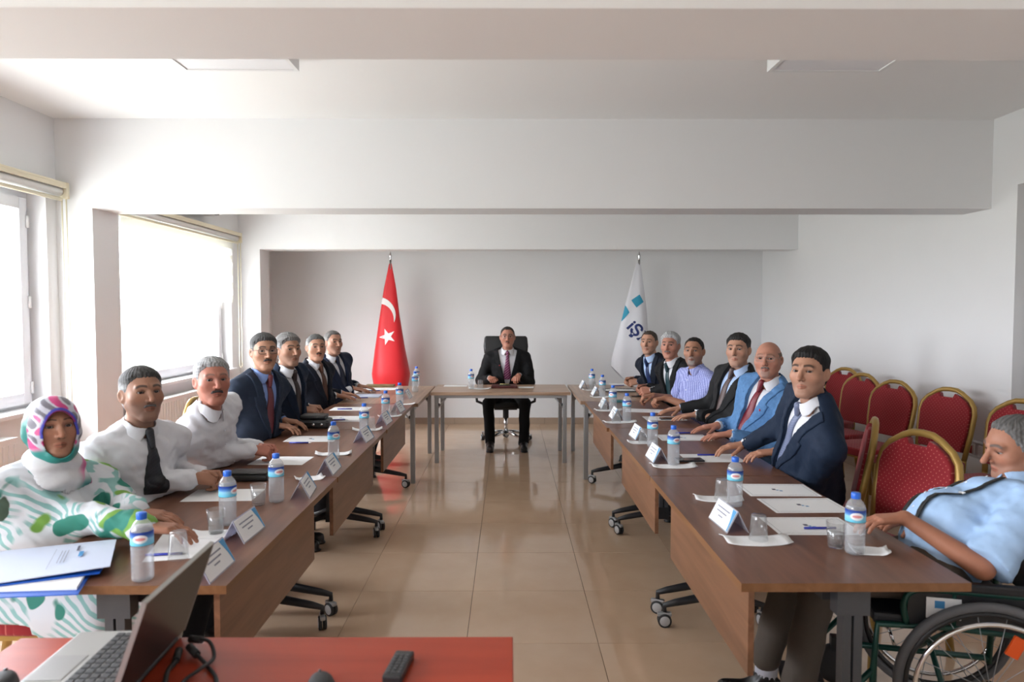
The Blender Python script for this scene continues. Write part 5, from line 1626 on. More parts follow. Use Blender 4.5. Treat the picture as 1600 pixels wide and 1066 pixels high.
    for a in arms:
        fnh, pts = hand_fn(a['W'], a['d'], a['n'], a['right'], a['pose'])
        e = a['E'] if short else a['W'] + (a['E'] - a['W']) * .42
        def fh(P, fnh=fnh, a=a, e=e): return smin(fnh(P), seg(P, e, a['W'], .040 if short else .031, .0245), .014)
        allp = np.concatenate([pts, [e]]); V, Q = sdf_verts(lambda P: carve(fh(P), P), allp.min(0) - .045, allp.max(0) + .045, .0029 * res if not short else .0034 * res)
        c = np.tile(skin * A((1.0, .93, .90)), (len(V), 1))
        parts.append((V, Q, c))
    def core(P):
        d = smin(torso(P, -.028), armd(P, -.022, .055, .045, .034, .9), .02)
        for hj, K, Fo in legs: d = smin(d, smin(seg(P, hj, K, .062, .042), seg(P, K, Fo, .042, .030), .02), .03)
        return d
    cp_ = np.concatenate([ext] + [np.array(l) for l in legs]); V, Q = sdf_verts(lambda P: carve(core(P) + .004, P), cp_.min(0) - .16, cp_.max(0) + .10, .018)
    parts.append((V, Q, np.tile(skin, (len(V), 1))))
    oV = 0; VV, QQ, CC = [], [], []
    for V, Q, c in parts: VV.append(V); QQ.append(Q + oV); CC.append(c); oV += len(V)
    link('body', np_mesh('body', np.concatenate(VV), np.concatenate(QQ), M_SKIN, np.concatenate(CC)), root, -Vector(root.location))
    HM = Matrix.Identity(4)
    for i in range(3):
        for j in range(3): HM[i][j] = float(hf.R[i, j]) * hs
        HM[i][3] = float(hf.o[i])
    HMl = Matrix.Translation(-Vector(root.location)) @ HM
    # eyes
    n1, n2 = 10, 12
    ev = []; ec = []; ef = []
    gz = A(sp['gaze']) if 'gaze' in sp else nrm(hf.R.T @ (CAMP - H)) * A((.8, 1, 1))
    gz = gz / np.linalg.norm(gz)
    for i in range(n1 + 1):
        for j in range(n2):
            a = math.pi * i / n1; b = 2 * math.pi * j / n2
            p = A((math.sin(a) * math.cos(b), math.cos(a), math.sin(a) * math.sin(b))); ev.append(p * .0125)
            co = math.acos(max(-1, min(1, float(p @ gz)))); ec.append((.012, .009, .008) if co < .64 else (.34, .31, .30))
    for i in range(n1):
        for j in range(n2): ef.append((i * n2 + j, i * n2 + (j + 1) % n2, (i + 1) * n2 + (j + 1) % n2, (i + 1) * n2 + j))
    eme = np_mesh('eye', np.array(ev), np.array(ef), M_EYE, np.array(ec))
    if not sp.get('closed'):
        for s in (-1, 1):
            o = link('eye', eme, root); o.matrix_local = HMl @ Matrix.Translation((s * .0325, .0700, .0100))
    # hair
    if 'hair' in sp:
        hz = sp['hair']; c1, c2 = A(hz['col']), A(hz.get('sidecol', hz['col']))
        def hcol(V):
            q = hf.loc(V) / hs; k = sstep(.025, .075, q[:, 2])[:, None]
            nzz = (.5 + .5 * np.sin(q[:, 0] * 300 + q[:, 1] * 170 + np.sin(q[:, 2] * 200) * 2))[:, None]
            return (c2 * (1 - k) + c1 * k) * (.78 + .44 * nzz)
        sdf_obj('hair', lambda P: hair_d(hf.loc(P) / hs, sp, sd) * hs, H - .14 * hs, H + .145 * hs, .0030 * res, M_HAIR, root, hcol)
    if 'mustache' in sp:
        mc, mw, mh = sp['mustache']
        def mfn(P):
            q = hf.loc(P) / hs; q[:, 0] = np.abs(q[:, 0])
            d = smin(seg(q, (.003, .0905, -.0475), (mw * .7, .0855, -.050), mh, mh * .9), seg(q, (mw * .7, .0855, -.050), (mw, .0785, -.0565), mh * .9, mh * .45), .006)
            return (d - .0006 * np.sin(q[:, 0] * 1400)) * hs
        sdf_obj('mustache', mfn, H - .11 * hs, H + .12 * hs, .0022 * res, M_HAIR, root, lambda V: np.tile(A(mc), (len(V), 1)))
    if 'glasses' in sp:
        gc = sp['glasses']; gm = mat('glasses_frame_%s' % gc, (.02, .02, .022) if gc == 'dark' else (.25, .24, .22), .3, .3)
        g = MB()
        for s in (-1, 1):
            cx = s * .033; rimp = [(cx + .0255 * math.copysign(abs(math.cos(t)) ** .6, math.cos(t)), .096 - .10 * abs(cx + .0255 * math.cos(t) * 1) ** 1.35, .008 + .0175 * math.copysign(abs(math.sin(t)) ** .6, math.sin(t))) for t in [2 * math.pi * k / 24 for k in range(24)]]
            g.tube(rimp, .0011 if gc != 'dark' else .0016, 5, closed=True)
            g.tube([(s * .058, .086, .014), (s * .080, .040, .016), (s * .083, -.008, .012), (s * .082, -.022, -.008)], .0013, 5)
        g.tube([(-.009, .094, .012), (0, .098, .015), (.009, .094, .012)], .0014, 5)
        go = g.build('glasses', gm, root); go.matrix_local = HMl
        for s in (-1, 1):
            ln = MB().add([(s * .033 + .0235 * math.cos(t), .0925 - .004 * math.cos(t) * s, .008 + .016 * math.sin(t)) for t in [2 * math.pi * k / 16 for k in range(16)]], [tuple(range(16))])
            lo_ = ln.build('lens', M_GLASS, go)
    # ---------------- clothes
    jk = cl.get('jacket'); shirt_m = CL[cl['shirt']]
    apex = sp.get('apex', .23)
    o_sh = 0.0
    if short:
        def shirt(P):
            d = torso(P, .004)
            for a in arms:
                En = a['S'] + (a['E'] - a['S']) * sp.get('sleeve', .80)
                tube = seg(P, a['S'], En, .066, sp.get('sleever', .070))
                u = nrm(a['E'] - a['S']); cut = (P - En) @ u
                s = smax(tube, cut, .004)
                d = smin(d, s, .02)
            return d + folds(P, 15, sd) * .007 + folds(P, 38, sd) * .0042 + folds(P, 75, sd) * .0018
    elif jk:
        def shirt(P):
            return torso(P, -.004)
    else:
        lg = cl.get('loose', .008)
        def shirt(P):
            d = smin(torso(P, lg), armd(P, lg, .054, .047, .035, .97), .025)
            return d + folds(P, 15, sd) * .007 + folds(P, 40, sd) * .0062 + folds(P, 75, sd) * .0028
    rs = .0085 * res
    def neckcut(P): return seg(P, Nb - T.R[:, 2] * .02, nk0, .061, .058)
    sdf_obj('shirt' if not sp.get('dress') else 'dress', (lambda P: np.maximum(shirt(P), -neckcut(P))), lo if not jk else np.minimum(hip, Nb) - .24, hi if not jk else np.maximum(hip, Nb) + A((.24, .24, .06)), rs, shirt_m, root, None, carve)
    if not sp.get('nocollar'):
        nax = nrm(nk0 - Nb); CF = Fr(Nb, T.R[:, 1], nax)
        def collar(P):
            q = CF.loc(P); x, y, z = q[:, 0], q[:, 1] - .004, q[:, 2]
            r = np.sqrt(x * x + y * y); R0 = .0620 + .22 * (.034 - z).clip(0, .07)
            fz = sstep(.0, .06, y)
            top = .036 - .020 * fz; bot = -.010 - .034 * fz * sstep(.004, .028, np.abs(x))
            d = np.maximum(np.abs(r - R0) - .0035, np.maximum(z - top, bot - z))
            gap = np.maximum(np.abs(x) - (.003 + .55 * (.016 - z).clip(0, .1)), -y)
            return np.maximum(d, -gap)
        sdf_obj('collar', collar, Nb - .12, Nb + .12, .0038 * res, shirt_m, root)
    if jk:
        jm = CL[jk]
        zb = apex * L
        def vfun(P):
            q = lx(P); x, y, z = q[:, 0], q[:, 1], q[:, 2]
            w = (z - zb) / (L - zb) * sp.get('vw', .082); w = np.where(z < zb, -.02 + (zb - z) * -.05, w)
            return q, (np.abs(x) - w) * .95, -(y - .0)
        def jbase(P, o=.014):
            d = smin(torso(P, o), armd(P, o, .056, .047, .028, .90), .022)
            return d + folds(P, 13, sd) * .0060 + folds(P, 33, sd) * .0034 + folds(P, 70, sd) * .0012
        def jacket(P):
            d = jbase(P); q, v, yb = vfun(P)
            d = np.maximum(d, -np.maximum(v, yb))
            hole = seg(P, Nb - T.R[:, 2] * .05, nk0, .074, .070)
            d = np.maximum(d, -hole)
            for a in arms:
                u = nrm(a['W'] - a['E']); We = a['E'] + (a['W'] - a['E']) * .90
                hol = np.maximum(seg(P, We - u * .03, We + u * .1, .033), -((P - We) @ u + .03))
                d = np.maximum(d, -hol)
            return d
        jo = sdf_obj('jacket', jacket, lo, hi, rs, jm, root, None, carve)
        def lapel(P, s):
            q, v, yb = vfun(P); x, z = q[:, 0], q[:, 2]
            f = np.clip((z - zb) / (L - zb), 0, 1)
            wl = .060 * np.minimum(1, f * 1.7) * np.where(f > .74, .72, 1.0) + .002
            band = np.maximum(v - wl, -v)
            d = jbase(P); d = np.maximum(d - .0075, -(d + .004))
            hole = seg(P, Nb - T.R[:, 2] * .05, nk0, .070, .066)
            return np.maximum(np.maximum(np.maximum(d, band), yb), np.maximum(np.maximum(zb - z, s * -x), -hole))
        tb = np.array([T.w((sx * .2, y_, z_)) for sx in (-1, 1) for y_ in (0, .22) for z_ in (0, L + .05)])
        for s in (-1, 1):
            V, Q = sdf_verts(lambda P: carve(lapel(P, s), P), tb.min(0), tb.max(0), .0055 * res)
            if len(V):
                lo_ = link('lapel', np_mesh('lapel', V, Q, jm), jo)
        # cuffs
        for a in arms:
            u = nrm(a['W'] - a['E']); c0 = a['E'] + (a['W'] - a['E']) * .80; c1 = a['W'] + u * .002
            def cuff(P): return np.maximum(seg(P, c0, c1, .0345, .0310), (P - c1) @ u)
            V, Q = sdf_verts(lambda P: carve(cuff(P), P), np.minimum(c0, c1) - .05, np.maximum(c0, c1) + .05, .005)
            link('shirt_cuff', np_mesh('shirt_cuff', V, Q, shirt_m), root, -Vector(root.location))
    def front(x, z, fn):
        o = T.w((x, .34, z)); d = -T.R[:, 1]; p = o.copy()
        for _ in range(40): p = p + d * float(fn(p[None].astype(F32))[0]) * .8
        return p
    if cl.get('tie') is not None:
        tm = cl['tie']; z0, z1 = L - .030, max(.02, cl.get('tieend', zb - .03 if jk else .03))
        while T.w((0, .13, z1))[2] < TZ + .03: z1 += .01
        n = 18; vs = []; fs = []
        for i in range(n + 1):
            z = z0 + (z1 - z0) * i / n; w = .015 + .026 * min(1, i / n * 1.25)
            if i == 0: w = .012
            for s in (-1, -.33, .33, 1):
                p = front(s * w, z, shirt) + T.R[:, 1] * (.010 - .004 * abs(s)); vs.append(p)
            for s in (1, -1):
                p = front(s * w, z, shirt) + T.R[:, 1] * .001; vs.append(p)
        for i in range(n):
            for k in range(6): fs.append((i * 6 + k, i * 6 + (k + 1) % 6, (i + 1) * 6 + (k + 1) % 6, (i + 1) * 6 + k))
        to = link('tie', np_mesh('tie', np.array(vs), np.array(fs), tm), root, -Vector(root.location))
        kc = front(0, L - .022, shirt); kc = Nb + T.R[:, 1] * .075 + nrm(nk0 - Nb) * .006
        k2 = front(0, L - .06, shirt) + T.R[:, 1] * .010
        V, Q = sdf_verts(lambda P: seg(P, kc, kc + (k2 - kc) * .85, .0185, .012), np.minimum(kc, k2) - .04, np.maximum(kc, k2) + .04, .004)
        link('tie_knot', np_mesh('tie_knot', V, Q, tm), to)
    if cl.get('buttons'):
        bmesh_ = MB().lathe([(0, 0), (.0055, 0), (.0055, .002), (0, .003)], 10).mesh('button', mat('shirt_button', cl['buttons'], .4))
        for i in range(5):
            p = front(0, L * (.86 - .16 * i), shirt)
            if p[2] < TZ + .03 and over_top(p, .04): continue
            o = link('button', bmesh_, root)
            q = Vector(T.R[:, 1].tolist()).to_track_quat('Z', 'Y'); o.matrix_local = Matrix.Translation(Vector(p.tolist()) - Vector(root.location)) @ q.to_matrix().to_4x4()
    if 'pin' in cl:
        p = front(cl['pin'] * .075 * bw, L * .72, lambda P: jbase(P, .020)) if jk else None
        MB().lathe([(0, 0), (.008, 0), (.008, .002), (0, .003)], 12).build('lapel_pin', mat('red_enamel_pin', (.45, .02, .03), .3), root).matrix_local = Matrix.Translation(Vector(p.tolist()) - Vector(root.location)) @ Vector(T.R[:, 1].tolist()).to_track_quat('Z', 'Y').to_matrix().to_4x4()
    # trousers and shoes
    tm = CL[cl.get('trousers', 'dark')]
    def trousers(P):
        d = ell(T.loc(P), (0, -.01, .02), (.172 * bw, .132, .11))
        for hj, K, Fo in legs:
            g = .045 if sp.get('dress') else 0
            d = smin(d, smin(seg(P, hj, K, .088 + g, .064 + g), seg(P, K, Fo + A((0, 0, sp.get('hem', .0))), .062 + g, .055 + g), .03), .03)
        if sp.get('dress'): d = smin(d, seg(P, hip - hr * -.17 + hfwd * -.10 + A((0, 0, -.10)), hip + hr * .19 + hfwd * .30 + A((0, 0, -.13)), .085, .11), .06)
        d = np.maximum(d, .06 + sp.get('hem', 0) - P[:, 2])
        return d + folds(P, 18, sd) * .004
    lp = np.concatenate([np.array(l) for l in legs] + [hip[None]])
    sdf_obj('trousers' if not sp.get('dress') else 'skirt', trousers, lp.min(0) - .19, lp.max(0) + .18, .014 if not sp.get('vis_legs') else .010, CL['leaf'] if sp.get('dress') else tm, root, None, carve)
    for (hj, K, Fo) in legs:
        fd = A(sp.get('footdir', hfwd)); fd = nrm(fd)
        g0 = np.array([Fo[0], Fo[1], .0], F32)
        def shoe(P):
            d = smin(seg(P, g0 - fd * .05 + A((0, 0, .045)), g0 + fd * .15 + A((0, 0, .036)), .040, .036), seg(P, g0 + A((0, 0, .10)), g0 + fd * .03 + A((0, 0, .05)), .043, .042), .03)
            d = np.maximum(d, .012 - P[:, 2])
            s = np.maximum(seg(P * A((1, 1, .0)) + A((0, 0, 0)), (g0 - fd * .055), (g0 + fd * .155), .043, .040), np.abs(P[:, 2] - .0075) - .0065)
            return np.minimum(d, s)
        sdf_obj('shoe', shoe, g0 - A((.24, .24, .02)), g0 + A((.24, .24, .17)), .008 if sp.get('vis_legs') else .013, CL['shoe'], root)
    sp['_'] = dict(T=T, hf=hf, L=L, H=H, Nb=Nb, arms=arms, shirt=shirt, root=root, front=front, hs=hs, nk0=nk0, HMl=HMl)
    PEOPLE.append(sp)
    return root
# ------------------------------------------------------------------ the fifteen people
GREYH, WHITEH, DARKH, BLACKH = (.13, .125, .12), (.40, .40, .40), (.032, .026, .022), (.007, .006, .006)
TAN, OLIVE, RUDDY, PALE = (.47, .26, .175), (.42, .235, .155), (.50, .25, .18), (.52, .30, .21)
SEAT = 'red chairs at the tables'
def seated(sp, lab):
    a = math.radians(sp.get('hips', sp['chest'])); x, y = sp['hip']
    cx, cy = sp.get('chairpos', (x - math.cos(a) * .05, y - math.sin(a) * .05))
    sp['seatbox'] = (cx, cy, sp.get('seatr', .26), .478)
    chair(cx, cy, math.degrees(a), lab, SEAT)
    person(sp)
# ---- right row, from near to far
seated(dict(label='man in a navy suit and grey-blue tie, nearest of the suited men on the right', head=(1264, 584, 3.30), hs=.985, hip=(1.60, 3.68), chairpos=(1.64, 3.72), footback=.0, hips=155, chest=180, bw=1.16, belly=.03,
    hands=[(1190, 718, .03, 165, 'relax', {}), (1142, 704, .04, 178, 'point', {})], lookoff=-22, skin=TAN, hair=dict(style='full', col=BLACKH, top=.018, side=.007, line=.069), brow=(.01, .008, .008), browh=.0075,
    stubble=((.20, .13, .11), .30), cl=dict(jacket='navyblue', shirt='white', tie=tie_mat('slate_blue_tie', (.14, .17, .27), (.18, .21, .33), 40))), 'red banquet chair under the nearest navy suited man')
seated(dict(label='balding man in a light blue jacket, wine red tie and rimless glasses', head=(1200, 563, 4.40), hs=.97, hip=(1.62, 4.55), hips=178, chest=200, bw=1.15, belly=.035,
    hands=[(1122, 685, .03, 172, 'flat', {}), (1103, 672, .03, 180, 'flat', {})], lookoff=-12, skin=RUDDY, hair=dict(style='bald', col=(.15, .10, .075), side=.004, top=.004), brow=(.10, .08, .06), browa=.5,
    jaw=1.06, fat=.003, glasses='thin', mustache=((.15, .13, .12), .026, .0045), goatee=((.22, .17, .15), .55), cl=dict(jacket='jeansblue', shirt='white', tie=tie_mat('wine_tie', (.16, .008, .018), (.19, .012, .025), 40), pin=-1)), 'red banquet chair under the man in the light blue jacket')
seated(dict(label='man in a charcoal suit with a patterned tie and a wrist watch', head=(1153, 548, 4.95), hs=.97, hip=(1.60, 5.08), hips=180, chest=198, bw=1.12,
    hands=[(1072, 654, .03, 175, 'flat', {}), (1048, 644, .03, 182, 'flat', {})], lookoff=-16, skin=PALE, hair=dict(style='full', col=(.018, .016, .015), sidecol=(.06, .058, .056), top=.016, side=.006, line=.070, recede=.008), brow=(.02, .016, .014),
    stubble=((.22, .16, .14), .25), watch=0, cl=dict(jacket='charcoal', shirt='paleblue', tie=tie_mat('brown_pattern_tie', (.05, .025, .025), (.17, .12, .11), 60))), 'red banquet chair under the man with the watch')
seated(dict(label='man in a short-sleeved blue checked shirt with a grey goatee', head=(1084, 550, 5.65), hs=.965, hip=(1.60, 5.74), hips=180, chest=200, bw=1.14, belly=.04, short=True,
    hands=[(1026, 634, .03, 178, 'curl', {}), (1007, 629, .035, 185, 'curl', {})], lookoff=-14, skin=(.40, .21, .135), hair=dict(style='full', col=(.012, .010, .009), side=.005, top=.006, line=.088, recede=.012), brow=(.012, .01, .01),
    stubble=((.16, .13, .12), .45), goatee=((.26, .24, .23), .75), cl=dict(shirt='check', buttons=(.8, .8, .85))), 'red banquet chair under the man in the checked shirt')
seated(dict(label='white-haired man with a mustache in a black suit', head=(1047, 541, 6.20), hs=.965, hip=(1.62, 6.28), knees=[(1.21, 6.52, .555), (1.21, 6.67, .555)], feet=[(1.34, 6.52, .085), (1.34, 6.67, .085)], hips=182, chest=205, bw=1.12, belly=.02,
    hands=[(1006, 612, .06, 178, 'curl', {'twist': 55}), (999, 606, .075, 190, 'curl', {'twist': 50})], lookoff=-17, skin=RUDDY, hair=dict(style='full', col=WHITEH, sidecol=(.36, .36, .36), top=.020, side=.010, line=.070), brow=(.03, .025, .02),
    mustache=((.16, .14, .13), .027, .0055), cl=dict(jacket='black', shirt='white', tie=tie_mat('dark_teal_tie', (.008, .035, .045), (.01, .045, .055), 30))), 'red banquet chair under the white-haired man')
seated(dict(label='man in a dark navy suit with a blue tie, farthest in the right row', head=(1014, 536, 6.85), hs=.965, hip=(1.60, 6.98), hips=184, chest=208, bw=1.10,
    hands=[(987, 598, .07, 178, 'curl', {'twist': 55}), (980, 594, .09, 192, 'curl', {'twist': 50})], lookoff=-20, skin=PALE, hair=dict(style='full', col=(.05, .038, .030), sidecol=(.075, .065, .055), side=.005, top=.007, line=.082, recede=.012), brow=(.05, .035, .025),
    stubble=((.22, .15, .13), .25), cl=dict(jacket='navy2', shirt='paleblue', tie=tie_mat('royal_blue_tie', (.008, .022, .09), (.01, .028, .11), 30))), 'red banquet chair under the farthest man in the right row')
# ---- head of the table
person(dict(label='man in a black suit and striped purple tie at the head table', head=(793, 527.5, 7.88), hs=1.0, seatbox=(-.035, 8.10, .37, .503), hipz=.612, hip=(-.02, 8.06), hips=-90, chest=-90, bw=1.14, vis_legs=True,
    hands=[(808, 594, .05, -105, 'curl', {'pitch': -10}), (769, 592, .06, -70, 'fist', {'pitch': 0, 'twist': 20})], skin=RUDDY, hair=dict(style='full', col=(.035, .028, .024), sidecol=(.07, .06, .055), side=.004, top=.006, line=.086, recede=.010), brow=(.04, .03, .025),
    glasses='dark', mustache=((.07, .055, .05), .022, .0042), knees=[(.175, 7.70, .50), (-.225, 7.70, .50)], feet=[(.165, 7.66, .085), (-.205, 7.66, .085)], footdir=(0, -1, 0), apex=.10, vw=.105,
    cl=dict(jacket='black', shirt='white', tie=tie_mat('striped_purple_tie', (.10, .012, .05), (.34, .12, .22), 14, .7), tieend=.03, trousers='black', pin=1)))
# ---- window side row, from near to far
seated(dict(label='man in a white shirt and black tie next to the woman in the headscarf', head=(222, 617, 3.0), hs=.975, hip=(-1.68, 3.08), elbowout=.12, hips=2, chest=-30, bw=1.08, belly=.02,
    hands=[(338, 748, .05, 5, 'curl', {'twist': 50}), (330, 757, .04, 25, 'curl', {'twist': 35, 'ontable': True})], lookoff=20, skin=(.36, .195, .13), hair=dict(style='full', col=(.045, .043, .042), sidecol=(.33, .33, .33), side=.007, top=.013, line=.068), brow=(.012, .01, .01), browh=.0072,
    stubble=((.16, .12, .11), .35), mustache=((.13, .12, .12), .026, .0042), cl=dict(shirt='white', tie=tie_mat('black_tie', (.008, .008, .012), (.012, .012, .018), 30), tieend=.06)), 'red banquet chair under the man with the black tie')
seated(dict(label='grey-haired man with a mustache in an open-collared white shirt', head=(332, 597, 3.50), hs=.985, elbowout=.12, hip=(-1.68, 3.77), hips=2, chest=-18, bw=1.09, belly=.03,
    hands=[(425, 705, .05, 0, 'curl', {'twist': 50}), (416, 711, .045, 15, 'curl', {'twist': 35, 'ontable': True})], lookoff=14, skin=(.46, .20, .145), hair=dict(style='full', col=(.30, .30, .30), sidecol=(.36, .36, .36), side=.008, top=.016, line=.070), brow=(.10, .08, .07), browa=.6,
    mustache=((.05, .04, .04), .028, .0058), cl=dict(shirt='white', buttons=(.75, .75, .8))), 'red banquet chair under the white shirted man with a mustache')
seated(dict(label='man with glasses and a mustache in a slate navy suit', head=(413, 551, 4.45), hs=.975, elbowout=.12, hip=(-1.68, 4.50), hips=2, chest=-24, bw=1.06, belly=.02,
    hands=[(0, 0, .03, 0, 'relax', {'at': (-1.43, 4.68, TZ + .03)}), (0, 0, .03, 5, 'relax', {'at': (-1.43, 4.50, TZ + .03)})], lookoff=14, skin=OLIVE, hair=dict(style='full', col=(.055, .053, .052), sidecol=(.16, .155, .15), side=.007, top=.015, line=.070, recede=.006), brow=(.015, .012, .012),
    glasses='dark', mustache=((.05, .045, .045), .026, .0055), cl=dict(jacket='navygrey', shirt='midblue', tie=tie_mat('dull_red_tie', (.12, .02, .028), (.15, .03, .038), 40))), 'red banquet chair under the man with glasses')
seated(dict(label='man with thick grey hair in a blue navy suit looking aside', head=(451, 548, 5.0), hs=.955, elbowout=.12, hip=(-1.68, 5.20), hips=2, chest=-18, bw=1.00,
    hands=[(497, 643, .04, 5, 'curl', {'twist': 40}), (489, 647, .04, 15, 'curl', {'twist': 30})], lookoff=30, skin=OLIVE, hair=dict(style='full', col=(.17, .165, .16), sidecol=(.30, .30, .30), side=.011, top=.022, line=.066), brow=(.015, .012, .012),
    stubble=((.18, .13, .11), .3), cl=dict(jacket='navyblue', shirt='white', tie=tie_mat('dark_brown_tie', (.03, .02, .02), (.05, .035, .03), 40))), 'red banquet chair under the man with thick grey hair')
seated(dict(label='man with a dark mustache and brown tie in a near-black suit', head=(494, 544, 6.0), hs=.955, elbowout=.15, chairpos=(-1.76, 6.10), hip=(-1.70, 6.10), knees=[(-1.28, 6.37, .555), (-1.28, 5.85, .555)], feet=[(-1.40, 6.37, .085), (-1.40, 5.85, .085)], hips=2, chest=-22, bw=1.10,
    hands=[(0, 0, .03, 2, 'flat', {'at': (-1.44, 6.36, TZ + .03)}), (0, 0, .03, 12, 'flat', {'at': (-1.46, 6.22, TZ + .03)})], lookoff=16, skin=TAN, hair=dict(style='full', col=(.09, .088, .085), sidecol=(.28, .28, .28), side=.007, top=.010, line=.072), brow=(.02, .016, .014),
    mustache=((.025, .02, .02), .024, .0050), cl=dict(jacket='navy2', shirt='white', tie=tie_mat('tan_brown_tie', (.085, .035, .018), (.11, .045, .025), 40))), 'red banquet chair under the man with the brown tie')
seated(dict(label='man in a navy suit with a dark tie, farthest on the window side', head=(521, 536, 6.72), hs=.95, elbowout=.15, hip=(-1.68, 6.88), hips=2, chest=-30, bw=1.10,
    hands=[(0, 0, .03, 0, 'flat', {'at': (-1.42, 6.98, TZ + .03)}), (0, 0, .03, 5, 'flat', {'at': (-1.44, 6.78, TZ + .03)})], lookoff=30, skin=(.44, .24, .165), hair=dict(style='full', col=(.10, .09, .085), sidecol=(.17, .16, .15), side=.007, top=.009, line=.080, recede=.012), brow=(.03, .025, .02),
    stubble=((.2, .15, .13), .2), cl=dict(jacket='navy', shirt='white', tie=tie_mat('navy_tie', (.008, .012, .03), (.012, .018, .04), 40))), 'red banquet chair under the farthest man on the window side')
# ---- woman with the headscarf
seated(dict(label='woman in a patterned headscarf and leaf-printed dress', head=(84, 671, 2.58), hs=.93, seatr=.33, elbowout=.12, hip=(-1.72, 2.57), hips=2, chest=-28, bw=1.12, belly=.05, dress=True, nocollar=True, res=1.0,
    hands=[(246, 813, .03, 0, 'flat', {'ontable': True}), (264, 842, .03, 10, 'relax', {'elbow': (-1.60, 2.52, TZ + .075)})], lookoff=14, skin=(.36, .185, .12), lip=(.80, .50, .46), brow=(.03, .02, .018), browh=.004, jaw=1.05, fat=.003,
    cl=dict(shirt='leaf', loose=.012)), 'red banquet chair under the woman in the headscarf')
w = PEOPLE[-1]['_']
def scarf_e(q): return np.sqrt((q[:, 0] / .057) ** 2 + ((q[:, 2] + .024) / .090) ** 2) - 1
def scarf_wrap(P):
    q = w['hf'].loc(P) / w['hs']
    hd = head_d(q, {})
    d = smin(hd - .012, ell(q, (0, -.018, .032), (.089, .114, .101)), .02)
    d = smin(d, ell(q, (0, -.100, -.03), (.040, .040, .050)), .05)
    d = smin(d, ell(q, (0, -.01, -.075), (.074, .080, .070)), .03)
    d = d + .0022 * np.sin(q[:, 2] * 60 + q[:, 1] * 75 + np.abs(q[:, 0]) * 30)
    hole = np.maximum(scarf_e(q) * .055, .005 - q[:, 1])
    return np.maximum(np.maximum(d, -hole), -(hd + .002)) * w['hs']
def scarf_col(V):
    q = w['hf'].loc(V) / w['hs']; x, y, z = q[:, 0], q[:, 1], q[:, 2]; e = scarf_e(q) + np.maximum(0, .02 - y) * 9
    c = np.tile(A((.012, .20, .175)), (len(V), 1))
    def put(m, col):
        nonlocal c
        m = np.clip(m, 0, 1)[:, None]; c = c * (1 - m) + A(col) * m
    n = np.sin(x * 75 + 2 * np.sin(z * 40)) * np.sin(z * 62 + y * 50 + 1.0)
    band = sstep(.78, .72, e) * sstep(-.085, -.06, z)
    put(band, (.50, .50, .56)); put(band * sstep(.25, .4, n), (.52, .03, .18)); put(band * sstep(.25, .4, -n), (.15, .14, .17))
    put(sstep(.20, .15, e) * (z > -.03), (.05, .055, .40)); put(sstep(.08, .05, e) * (z > .02), (.20, .012, .10))
    low = sstep(-.05, -.08, z) * sstep(.0, -.03, y)
    put(low, (.03, .06, .33)); put(low * sstep(.1, .4, n), (.58, .05, .24))
    return c
sdf_obj('headscarf', scarf_wrap, w['H'] - .17, w['H'] + .16, .0040, M_SCARF, w['root'], scarf_col)
def drape(P):
    q = w['T'].loc(P); L = w['L']; q2 = q.copy(); q2[:, 2] -= L
    d = ell(q2, (0, .012, .035), (.088, .085, .055))
    d = smin(d, ell(q2, (0, .034, -.055), (.122, .100, .085)), .05)
    d = d + .006 * np.sin(q2[:, 2] * 95 + 30 * np.abs(q2[:, 0]) + 14 * q2[:, 1])
    neck = seg(P, w['Nb'] - w['T'].R[:, 2] * .02, w['nk0'], .060, .060)
    head = head_d(w['hf'].loc(P) / w['hs'], {}) * w['hs'] - .004
    return np.maximum(np.maximum(np.maximum(d, -neck), -head), -(w['shirt'](P) - .001))
def drape_col(V):
    q = w['T'].loc(V); x, z = q[:, 0], q[:, 2] - w['L']
    c = np.tile(A((.56, .56, .57)), (len(V), 1))
    m = (sstep(-.02, -.06, x) * sstep(-.02, -.06, z))[:, None]; n = np.sin(x * 70 + z * 50)
    c = c * (1 - m) + A((.05, .22, .20)) * m
    m = (sstep(-.03, -.08, x) * sstep(.0, .4, n))[:, None]; c = c * (1 - m) + A((.55, .05, .22)) * m
    m = (sstep(.01, -.01, np.abs(x - .02 + z * .2) - .015) * sstep(-.07, -.09, z))[:, None]; c = c * (1 - m) + A((.01, .12, .10)) * m
    return c
sdf_obj('scarf_drape', drape, w['Nb'] - .24, w['Nb'] + .20, .0055, M_SCARF, w['root'], drape_col)
# ---- man in the wheelchair
el7 = aty(1535, 888, 2.30)
person(dict(label='man in a short-sleeved light blue shirt with braces, sitting in the wheelchair', head=(1584, 701, 2.60), hs=.985, look=(-1, .02, -.20), roll=-.10, hip=(1.53, 2.515), hipz=.612, seatbox=(1.56, 2.51, .26, .498), hips=168, chest=172, nb=(1.86, 2.53, .880), bw=.93, belly=.040, short=True, vis_legs=True,
    hands=[(1378, 826, .032, 168, 'relax', {'elbow': tuple(el7)}), (1395, 812, .03, 190, 'relax', {'at': (1.44, 2.60, .735), 'elbow': (1.64, 2.67, .760)})], sleeve=.93, sleever=.080, skin=(.44, .215, .14), hair=dict(style='full', col=(.12, .115, .11), sidecol=(.22, .215, .21), side=.009, top=.010, line=.092, recede=.012, rough=.003), brow=(.06, .05, .045), nose=1.5,
    stubble=((.2, .14, .12), .3), gaze=(0, 1, -.35), eyeh=.003, knees=[(1.10, 2.44, .595), (1.09, 2.62, .595)], feet=[(.985, 2.36, .14), (1.0, 2.68, .12)], footdir=(-.97, .2, 0), hem=.06,
    cl=dict(shirt='skyshirt', trousers='taupe', buttons=(.06, .16, .42))))
m7 = PEOPLE[-1]['_']
